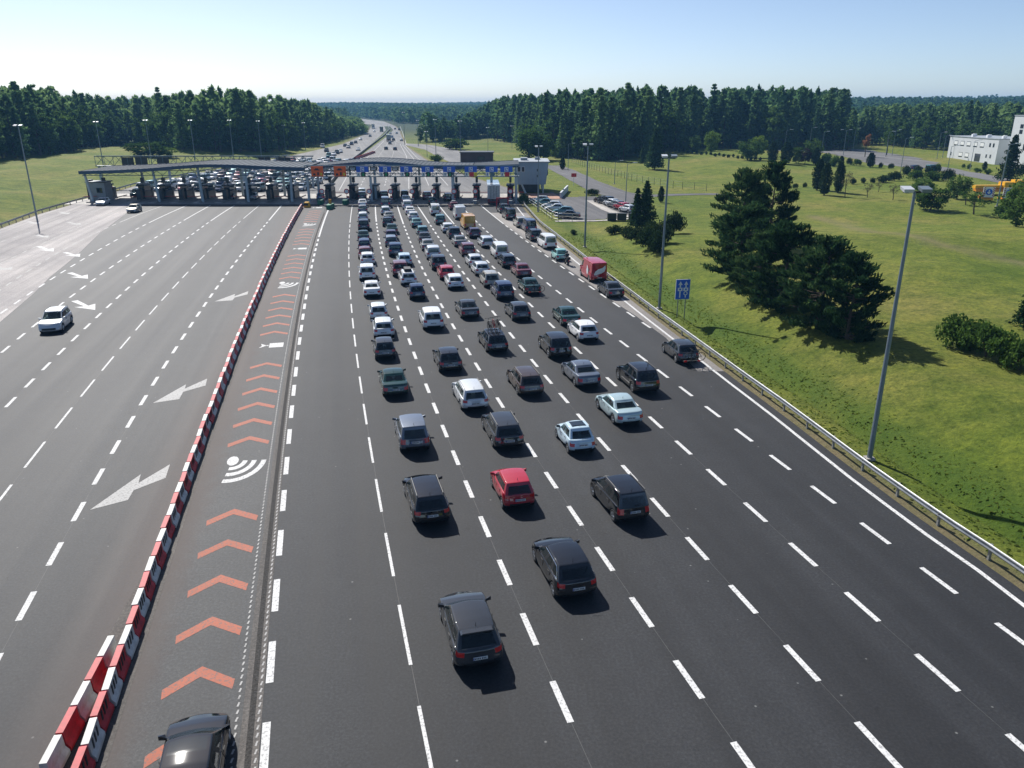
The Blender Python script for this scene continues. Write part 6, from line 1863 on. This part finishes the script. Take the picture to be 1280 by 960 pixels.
# shrubs and small trees in front of the white buildings
THU = [column_tree(4, 1.5, 2600, .14, 41, 'leaf_thuja'), column_tree(4, 1.5, 2600, .14, 42, 'leaf_thuja')]
SPA = [broadleaf(3, 2.2, 260, .09, 51, 'leaf_dry', .3, 14), broadleaf(3, 2.4, 420, .10, 52, 'leaf_shrub', .2, 14)]
BRD = [broadleaf(6, 5, 2600, .20, 61, 'leaf_broad', .02, 44), broadleaf(6, 5, 2400, .20, 62, 'leaf_light', .10, 36), broadleaf(6, 5, 2200, .20, 63, 'leaf_purple', .02, 36), broadleaf(6, 5, 2600, .2, 64, 'leaf_shrub', .0, 44), broadleaf(6, 2.6, 800, .2, 65, 'leaf_rust', .25, 18)]
items = [
 ('thuja_tree', 'tallest thuja column of the trio on the far lawn', THU[0], 1021, 238, 199, 15, 4, 1.5), ('thuja_tree', 'nearest thuja column of the trio on the far lawn', THU[1], 1030, 244, 204, 15, 4, 1.5),
 ('thuja_tree', 'slim thuja behind the bare sapling on the far lawn', THU[0], 1047, 241, 202, 13, 4, 1.5), ('sapling', 'bare pale sapling beside the slim thuja', SPA[0], 1056, 247, 212, 16, 3, 2.2),
 ('sapling', 'small bare sapling alone on the far lawn', SPA[0], 1084, 247, 228, 14, 3, 2.2), ('sapling', 'thin sapling on the lawn left of the floodlight head', SPA[0], 1116, 250, 229, 16, 3, 2.2), ('sapling', 'faint sapling behind the lawn saplings', SPA[0], 1098, 240, 226, 11, 3, 2.2),
 ('shrub', 'small round shrub on the lawn beside the pine clump', BU[2], 994.5, 235.5, 229, 8, 1.5, 3), ('shrub', 'tiny round shrub left of the thuja trio', BU[2], 1006, 234.5, 228, 6, 1.5, 3),
 ('shrub', 'purple round shrub right of the bare sapling', BU[2], 1066, 230.5, 222.5, 9, 1.5, 3), ('shrub', 'round dark shrub in the middle of the lawn edge', BU[2], 1078, 229, 222, 9, 1.5, 3), ('shrub', 'round dark shrub at the right of the lawn edge', BU[2], 1090, 229, 222, 8, 1.5, 3),
 ('thuja_tree', 'broad thuja at the left end of the ornamental bed', THU[1], 965, 204, 178, 14, 4, 1.6), ('thuja_tree', 'broad thuja beside the street lamp in the ornamental bed', THU[0], 982, 205, 178, 16, 4, 1.6),
 ('ornamental_tree', 'rounded green tree in the ornamental bed', BRD[3], 995, 204, 182, 17, 6, 5), ('ornamental_tree', 'purple leaved tree in the ornamental bed', BRD[2], 1006, 205, 184, 15, 6, 5), ('ornamental_tree', 'light topped tree behind the purple tree', BRD[0], 1014, 202, 174, 22, 6, 5),
 ('thuja_tree', 'dark cone in front of the light topped tree', THU[0], 1019, 206, 184, 10, 4, 1.5), ('shrub', 'mixed shrub at the right end of the ornamental bed', BU[0], 1032, 206, 192, 20, 1.6, 3), ('shrub', 'low shrub at the bed corner by the yard', BU[1], 1043, 208, 195, 15, 1.6, 3),
 ('thuja_tree', 'small cone before the pale yard', THU[0], 1051, 207, 195, 7, 4, 1.5), ('shrub', 'dark ball shrub before the pale yard', BU[2], 1061, 206, 197, 8, 1.5, 3), ('shrub', 'low brown-green shrub before the pale yard', BU[0], 1071, 207, 199, 14, 1.6, 3),
 ('thuja_tree', 'dark egg shaped thuja on the yard edge', THU[1], 1087.5, 209, 191, 12, 4, 1.7), ('shrub', 'little shrub on the road edge right of the egg thuja', BU[2], 1101, 210, 203, 7, 1.5, 3),
 ('shrub', 'round shrub left of the parked dark car', BU[2], 1114, 211, 204, 8, 1.5, 3), ('shrub', 'dark spreading shrub below the parked dark car', BU[2], 1118, 226, 214, 20, 1.5, 3), ('shrub', 'dark spreading shrub above the floodlight head', BU[2], 1103, 228, 219, 22, 1.5, 3),
 ('shrub', 'rounded shrub in front of the dark parked car', BU[2], 1131, 219, 207, 15, 1.5, 3), ('shrub', 'rounded shrub between the two parked vehicles', BU[2], 1146, 217, 207, 10, 1.5, 3), ('shrub', 'rounded shrub in front of the teal minibus', BU[2], 1160, 217, 208, 10, 1.5, 3), ('shrub', 'rounded shrub right of the teal minibus', BU[0], 1172, 215, 205, 9, 1.6, 3),
 ('shrub', 'wide green shrub bed left part', BU[0], 1145, 225, 213, 26, 1.6, 3), ('shrub', 'wide green shrub bed middle part', BU[1], 1166, 226, 214, 26, 1.6, 3), ('shrub', 'dark shrub at the right of the wide bed', BU[2], 1185, 226, 211, 18, 1.5, 3),
 ('shrub', 'leafy bush below the floodlight head', BRD[3], 1163, 263, 232, 40, 6, 5), ('shrub', 'bush behind the floodlight head', BRD[0], 1150, 246, 222, 30, 6, 5), ('conifer', 'dark rounded conifer left of the crane lorry', BRD[0], 1196, 249, 219, 26, 6, 5),
 ('sapling', 'pale weeping shrub in front of the arrow trailers', SPA[1], 1217, 268, 238, 34, 3, 2.4), ('sapling', 'pale sparse shrub left of the arrow trailers', SPA[1], 1207, 256, 235, 24, 3, 2.4),
 ('bush', 'dark bush hiding the trailer at the picture edge', BRD[0], 1270, 283, 226, 44, 6, 5), ('bush', 'shrub at the foot of the dark edge bush', BU[0], 1252, 272, 256, 26, 1.6, 3),
 ('spruce_tree', 'tall spruce in front of the white tower', CON[2], 1259, 226, 167, 30, 9, 5.6), ('shrub', 'dark ball shrub right of the spruce', BU[2], 1278, 220, 203, 14, 1.5, 3), ('shrub', 'dark egg shrub before the white building entrance', THU[1], 1230, 213, 202, 8, 4, 2.0),
 ('shrub', 'low shrub under the left windows of the white building', BU[0], 1204, 210, 205, 6, 1.6, 3), ('shrub', 'low shrub right of the left lamp at the white building', BU[1], 1211, 211, 205, 7, 1.6, 3), ('shrub', 'low reddish shrub before the white building', BU[0], 1221, 216, 210, 12, 1.6, 3), ('shrub', 'yellow-green shrub before the white building', BU[1], 1234, 218, 211, 10, 1.6, 3),
 ('ornamental_tree', 'slender rust coloured tree at the yard edge', BRD[4], 1081, 196, 165, 11, 6, 2.6), ('ornamental_tree', 'young pale green tree before the far wood', SPA[1], 1108, 194, 158, 22, 3, 2.4),
 ('broadleaf_tree', 'bright yellow-green round tree before the dark wood', BRD[1], 889, 193, 163, 22, 6, 5), ('broadleaf_tree', 'dark rounded tree right of the bright round tree', BRD[0], 934, 200, 175, 28, 6, 5), ('broadleaf_tree', 'pale green tree behind the dark rounded tree', BRD[1], 946, 197, 168, 22, 6, 5),
 ('broadleaf_tree', 'pale willow-like tree behind the office building', BRD[0], 660, 200, 158, 40, 6, 5), ('broadleaf_tree', 'dark tree leaning on the pale tree behind the office', BRD[3], 679, 200, 165, 30, 6, 5), ('broadleaf_tree', 'small light tree right of the office trees', BRD[1], 695, 197, 180, 20, 6, 5),
 ('thuja_tree', 'lone small cone beside the service road', THU[0], 703, 212, 197, 8, 4, 1.6), ('shrub', 'clipped dark shrub on the car park island', BU[2], 740, 244, 236, 20, 1.5, 3), ('thuja_tree', 'narrow thuja at the right end of the car park', THU[1], 826, 253, 233, 7, 4, 1.3),
 ('conifer', 'conifer group standing forward on the far slope', CON[0], 818, 212, 160, 30, 9, 5), ('conifer', 'dark conifer beside the forward group on the slope', CON[1], 803, 204, 183, 12, 9, 4.4), ('broadleaf_tree', 'small tree at the wood edge above the slope', BRD[0], 868, 190, 170, 16, 6, 5), ('broadleaf_tree', 'second small tree at the wood edge above the slope', BRD[3], 853, 189, 168, 22, 6, 5),
 ('shrub', 'round island of shrubs on the side road', BRD[3], 570, 187, 172, 32, 6, 5), ('shrub', 'shrub left of the brown building', BU[0], 584, 199.5, 189, 20, 1.6, 3), ('shrub', 'shrub right of the brown building', BU[1], 608, 200, 190, 22, 1.6, 3), ('shrub', 'bushes beside the plaza exit lane', BU[1], 545, 203, 193, 18, 1.6, 3),
 ('shrub', 'large dark evergreen bush on the far left bank', BRD[3], 186, 196, 176, 52, 6, 5), ('shrub', 'light shrub right of the large bank bush', BRD[1], 213, 197, 184, 18, 6, 5), ('broadleaf_tree', 'lighter young tree before the left wood', BRD[1], 174, 183, 157, 14, 6, 5), ('broadleaf_tree', 'green rounded tree before the left wood', BRD[0], 198, 184, 148, 30, 6, 5),
 ('shrub', 'green shrub patch below the office terrace', BU[0], 655, 254, 243, 20, 1.6, 3), ('shrub', 'small shrub on the verge below the car park', BU[2], 716, 293, 287, 12, 1.5, 3)]
for j, (nm, lab, pr_, px, yb, yt, wp, h0, w0) in enumerate(items):
    loc, h, w = from_px(px, yb, yt, wp)
    put_tree(nm, lab, 'shrub' if nm in ('shrub', 'bush') else 'tree', pr_, loc, j * .7, (w / w0, w / w0, h / h0), None, ('stem', 'foliage') if pr_ in BU else ('trunk', 'crown'))
for j in range(20):
    f = j / 19
    loc = place(843 + 107 * f, 189.5 + 11.5 * f + .8 * math.sin(j * 2.3))
    put_tree('shrub', 'small dark shrub in the long row on the far slope', 'shrub', BU[2], loc, j, (.45, .45, .8), 'row of small shrubs on the far slope', ('stem', 'foliage'))

# ---- woods
FOR = [conifer(24, 9.5, 1700, .66, 71, 'leaf_forest', .10, .55), pine(23, 8, 1400, .60, 72, 'leaf_forest', .22, 40), conifer(25, 8.6, 1700, .64, 73, 'leaf_forest', .06, .6), pine(21, 8.5, 1400, .62, 74, 'leaf_forest', .15, 44), broadleaf(21, 10, 1700, .60, 75, 'leaf_broad', .06, 40), broadleaf(19, 9, 1600, .55, 76, 'leaf_broad', .05, 36)]
def poly_in(P, x, y):
    c = np.zeros(np.shape(x), bool); n = len(P)
    for i in range(n):
        (ax, ay), (bx_, by) = P[i], P[(i + 1) % n]
        c ^= ((ay > y) != (by > y)) & (x < (bx_ - ax) * (y - ay) / (by - ay + 1e-9) + ax)
    return c
SIMPLE = []
def simple_tree(n, size, h, w, seed, cone):
    rng = np.random.default_rng(seed)
    t_ = rng.random(n) ** (1.0 if cone else .8)
    if cone: R = w / 2 * (1 - t_) ** .7 * rng.uniform(.4, 1.1, n) + .2
    else: R = w / 2 * np.sin(np.clip(.1 + .9 * t_, 0, 1) * math.pi) ** .5 * rng.uniform(.4, 1.05, n)
    az = rng.uniform(0, 6.283, n)
    C = np.stack([np.cos(az) * R, np.sin(az) * R, h * (.12 + .88 * t_)], 1)
    V, F = leaf_geo(C, size * rng.uniform(.6, 1.3, n), rng, .6)
    return V
def stuff_wood(name, label, pts, hs, protos, mat):
    rng = np.random.default_rng(len(pts)); VV = []
    for (x, y), h in zip(pts, hs):
        V = protos[rng.integers(len(protos))]; a = rng.uniform(0, 6.283); ca, sa = math.cos(a), math.sin(a)
        s = rng.uniform(.85, 1.25)
        W_ = np.stack([(V[:, 0] * ca - V[:, 1] * sa) * s + x, (V[:, 0] * sa + V[:, 1] * ca) * s + y, V[:, 2] * h / 20.0 + float(terrain(x, y))], 1)
        VV.append(W_)
    V = np.concatenate(VV); F = np.arange(len(V)).reshape(-1, 4)
    o = link(name, np_mesh(name, V, F, M[mat])); tag(o, label, 'wood', kind='stuff'); return o
def drop(x, y):
    """younger, lower trees where the wood runs along the motorway"""
    k = 1 - S(20, 75, min(abs(x - float(XL(y))), abs(x - float(XR(y)))))
    return 1 - .62 * float(S(400, 600, y) * k) - (.22 * float(k) if x > float(XR(y)) else 0.0)
def wood(front, back, spacing, n_ind, lab_con, lab_brd, group, mass_label, hrange, mix, cone=.5, depth=62):
    rng = np.random.default_rng(len(front) * 7 + 1)
    poly = front + back
    P = np.array(poly); x0, y0 = P.min(0); x1, y1 = P.max(0)
    gx_, gy_ = np.meshgrid(np.arange(x0, x1, spacing), np.arange(y0, y1, spacing))
    gx_ = gx_.ravel() + rng.uniform(-.42, .42, gx_.size) * spacing; gy_ = gy_.ravel() + rng.uniform(-.42, .42, gy_.size) * spacing
    d = seg_dist(gx_, gy_, front)
    zc_ = gy_ * CS + 6; vis = np.abs(gx_) < zc_ * .72
    k = poly_in(poly, gx_, gy_) & (d < depth) & vis
    gx_, gy_, d = gx_[k], gy_[k], d[k]
    score = d * 6 + gy_ * .25
    o_ = np.argsort(score)
    gx_, gy_, d = gx_[o_], gy_[o_], d[o_]
    for i in range(min(n_ind, len(gx_))):
        x, y = gx_[i], gy_[i]
        brd = rng.random() < (mix if d[i] < 8 else mix * .4)
        pr_ = FOR[4 + rng.integers(2)] if brd else FOR[(0, 2)[rng.integers(2)] if rng.random() < cone else (1, 3)[rng.integers(2)]]
        h = rng.uniform(*hrange) * (.72 if brd or d[i] < 4 else 1.0) * drop(x, y); h0 = 20 if brd else 23.5
        s = h / h0 * rng.uniform(.9, 1.2)
        put_tree('forest_tree', lab_brd if brd else lab_con, 'tree', pr_, (x, y, float(terrain(x, y))), rng.uniform(0, 6.28), (s, s, h / h0), group)
    if len(gx_) > n_ind:
        pts = list(zip(gx_[n_ind:], gy_[n_ind:]))
        protos = [simple_tree(240, 1.1, 20.0, 9.6, 80 + q, q < 6 * cone) for q in range(6)]
        stuff_wood('forest', mass_label, pts, rng.uniform(hrange[0], hrange[1], len(pts)) * np.array([drop(*q) for q in pts]), protos, 'leaf_forest')
PP = lambda L_: [place(*q)[:2] for q in L_]
wood([(-330, 240), (-230, 262)] + PP([(0, 204), (40, 198), (60, 195), (110, 186), (160, 181.5), (200, 185), (230, 189), (300, 191), (338, 192), (400, 181), (455, 167.5)]) + [(-172, 900)],
     [(-330, 900), (-330, 300)], 6.0, 150, 'tall dark conifer at the edge of the wood left of the motorway', 'leafy green tree at the edge of the wood left of the motorway', 'trees at the edge of the left wood', 'mass of the dark wood left of the motorway', (16, 25), .5, .3)
wood(PP([(518, 179.5), (531, 178.5), (575, 175.5), (610, 172), (625, 177.5), (643, 180), (668, 190), (690, 196), (742, 202.5), (772, 201), (802, 197.5), (835, 190.5), (877, 185.5), (920, 186.5), (960, 187), (1030, 187.5), (1066, 187.5)]) + [(175, 420), (190, 470)],
     [(230, 620), (60, 700), (-28, 620)], 6.0, 150, 'tall dark conifer at the edge of the wood right of the motorway', 'leafy green tree at the edge of the wood right of the motorway', 'trees at the edge of the right wood', 'mass of the dark wood right of the motorway', (17, 26), .38, .5)
wood([(166, 392), (170, 360), (178, 330), (190, 312), (220, 300), (262, 290), (330, 285)], [(400, 330), (330, 420), (190, 440)], 7.0, 60, 'tall conifer in the pale wood behind the white buildings', 'pale green tree in the wood behind the white buildings', 'trees behind the white buildings', 'mass of the pale wood behind the white buildings', (15, 19), .75, .3)
# far hills clothed in trees
def far_wood(label, px0, px1, ya, yb, spacing, n, size, hr):
    rng = np.random.default_rng(int(px0)); pts = []
    y = ya
    while y < yb:
        zc_ = y * CS + 4; xa, xb = (px0 - 640) / FPX * zc_, (px1 - 640) / FPX * zc_
        sp = spacing * (1 + (y - ya) / (yb - ya))
        for x in np.arange(xa, xb, sp):
            X_, Y_ = x + rng.uniform(-.5, .5) * sp, y + rng.uniform(-.5, .5) * sp
            if X_ > XR(Y_) + 10 or X_ < XL(Y_) - 10: pts.append((X_, Y_))
        y += sp
    protos = [simple_tree(n, size, 20.0, 9.5, 90 + q, False) for q in range(6)]
    stuff_wood('distant_forest', label, pts, rng.uniform(hr[0], hr[1], len(pts)), protos, 'leaf_far')
far_wood('hazy wooded hills closing the motorway valley', 120, 655, 950, 2700, 9.0, 34, 2.3, (12, 18))
far_wood('wooded hill on the skyline behind the white buildings', 980, 1300, 520, 1500, 8.0, 40, 1.9, (12, 18))

# ---- grass tufts on the near bank and the verge
rng = np.random.default_rng(3)
N = 5000
ty = 14 + rng.random(N) ** 1.3 * 110; td = np.where(rng.random(N) < .6, rng.normal(4.2, .9, N), .3 + rng.random(N) * 2.2)
tx = XR(ty) + td
pxx = 640 + FPX * tx / (ty * CS + 17 * SN)
k = pxx < 1330; tx, ty = tx[k], ty[k]; n = len(tx); tz = terrain(tx, ty)
hh = rng.uniform(.03, .09, n); a = rng.uniform(0, 6.283, n); wdt = rng.uniform(.05, .16, n)
dx, dy = np.cos(a) * wdt, np.sin(a) * wdt; lx, ly = rng.normal(0, .05, n), rng.normal(0, .05, n)
V = np.stack([np.stack([tx - dx, ty - dy, tz - .02], 1), np.stack([tx + dx, ty + dy, tz - .02], 1), np.stack([tx + lx + dx * .5, ty + ly + dy * .5, tz + hh], 1), np.stack([tx + lx - dx * .6, ty + ly - dy * .6, tz + hh * .8], 1)], 1).reshape(-1, 3)
tag(link('grass', np_mesh('grass', V, np.arange(4 * n).reshape(-1, 4), M['tuft'])), 'rough grass tufts on the bank beside the guard rail', 'grass', kind='stuff')

# ------------------------------------------------------------------ haze
hz = MB().box((0, 2260, 24), (9400, 5000, 68)).mesh('haze', [])
hm, nt, bs = new_mat('haze_air')
nt.nodes.remove(bs)
pv_ = node(nt, 'ShaderNodeVolumePrincipled'); pv_.inputs['Color'].default_value = (0.24, 0.56, 1.0, 1); pv_.inputs['Density'].default_value = 0.00018; pv_.inputs['Anisotropy'].default_value = 0.0
nt.links.new(pv_.outputs[0], nt.nodes['Material Output'].inputs['Volume'])
hz.materials.append(hm)
tag(link('haze', hz), 'pale summer haze over the motorway and woods', 'haze', kind='stuff')
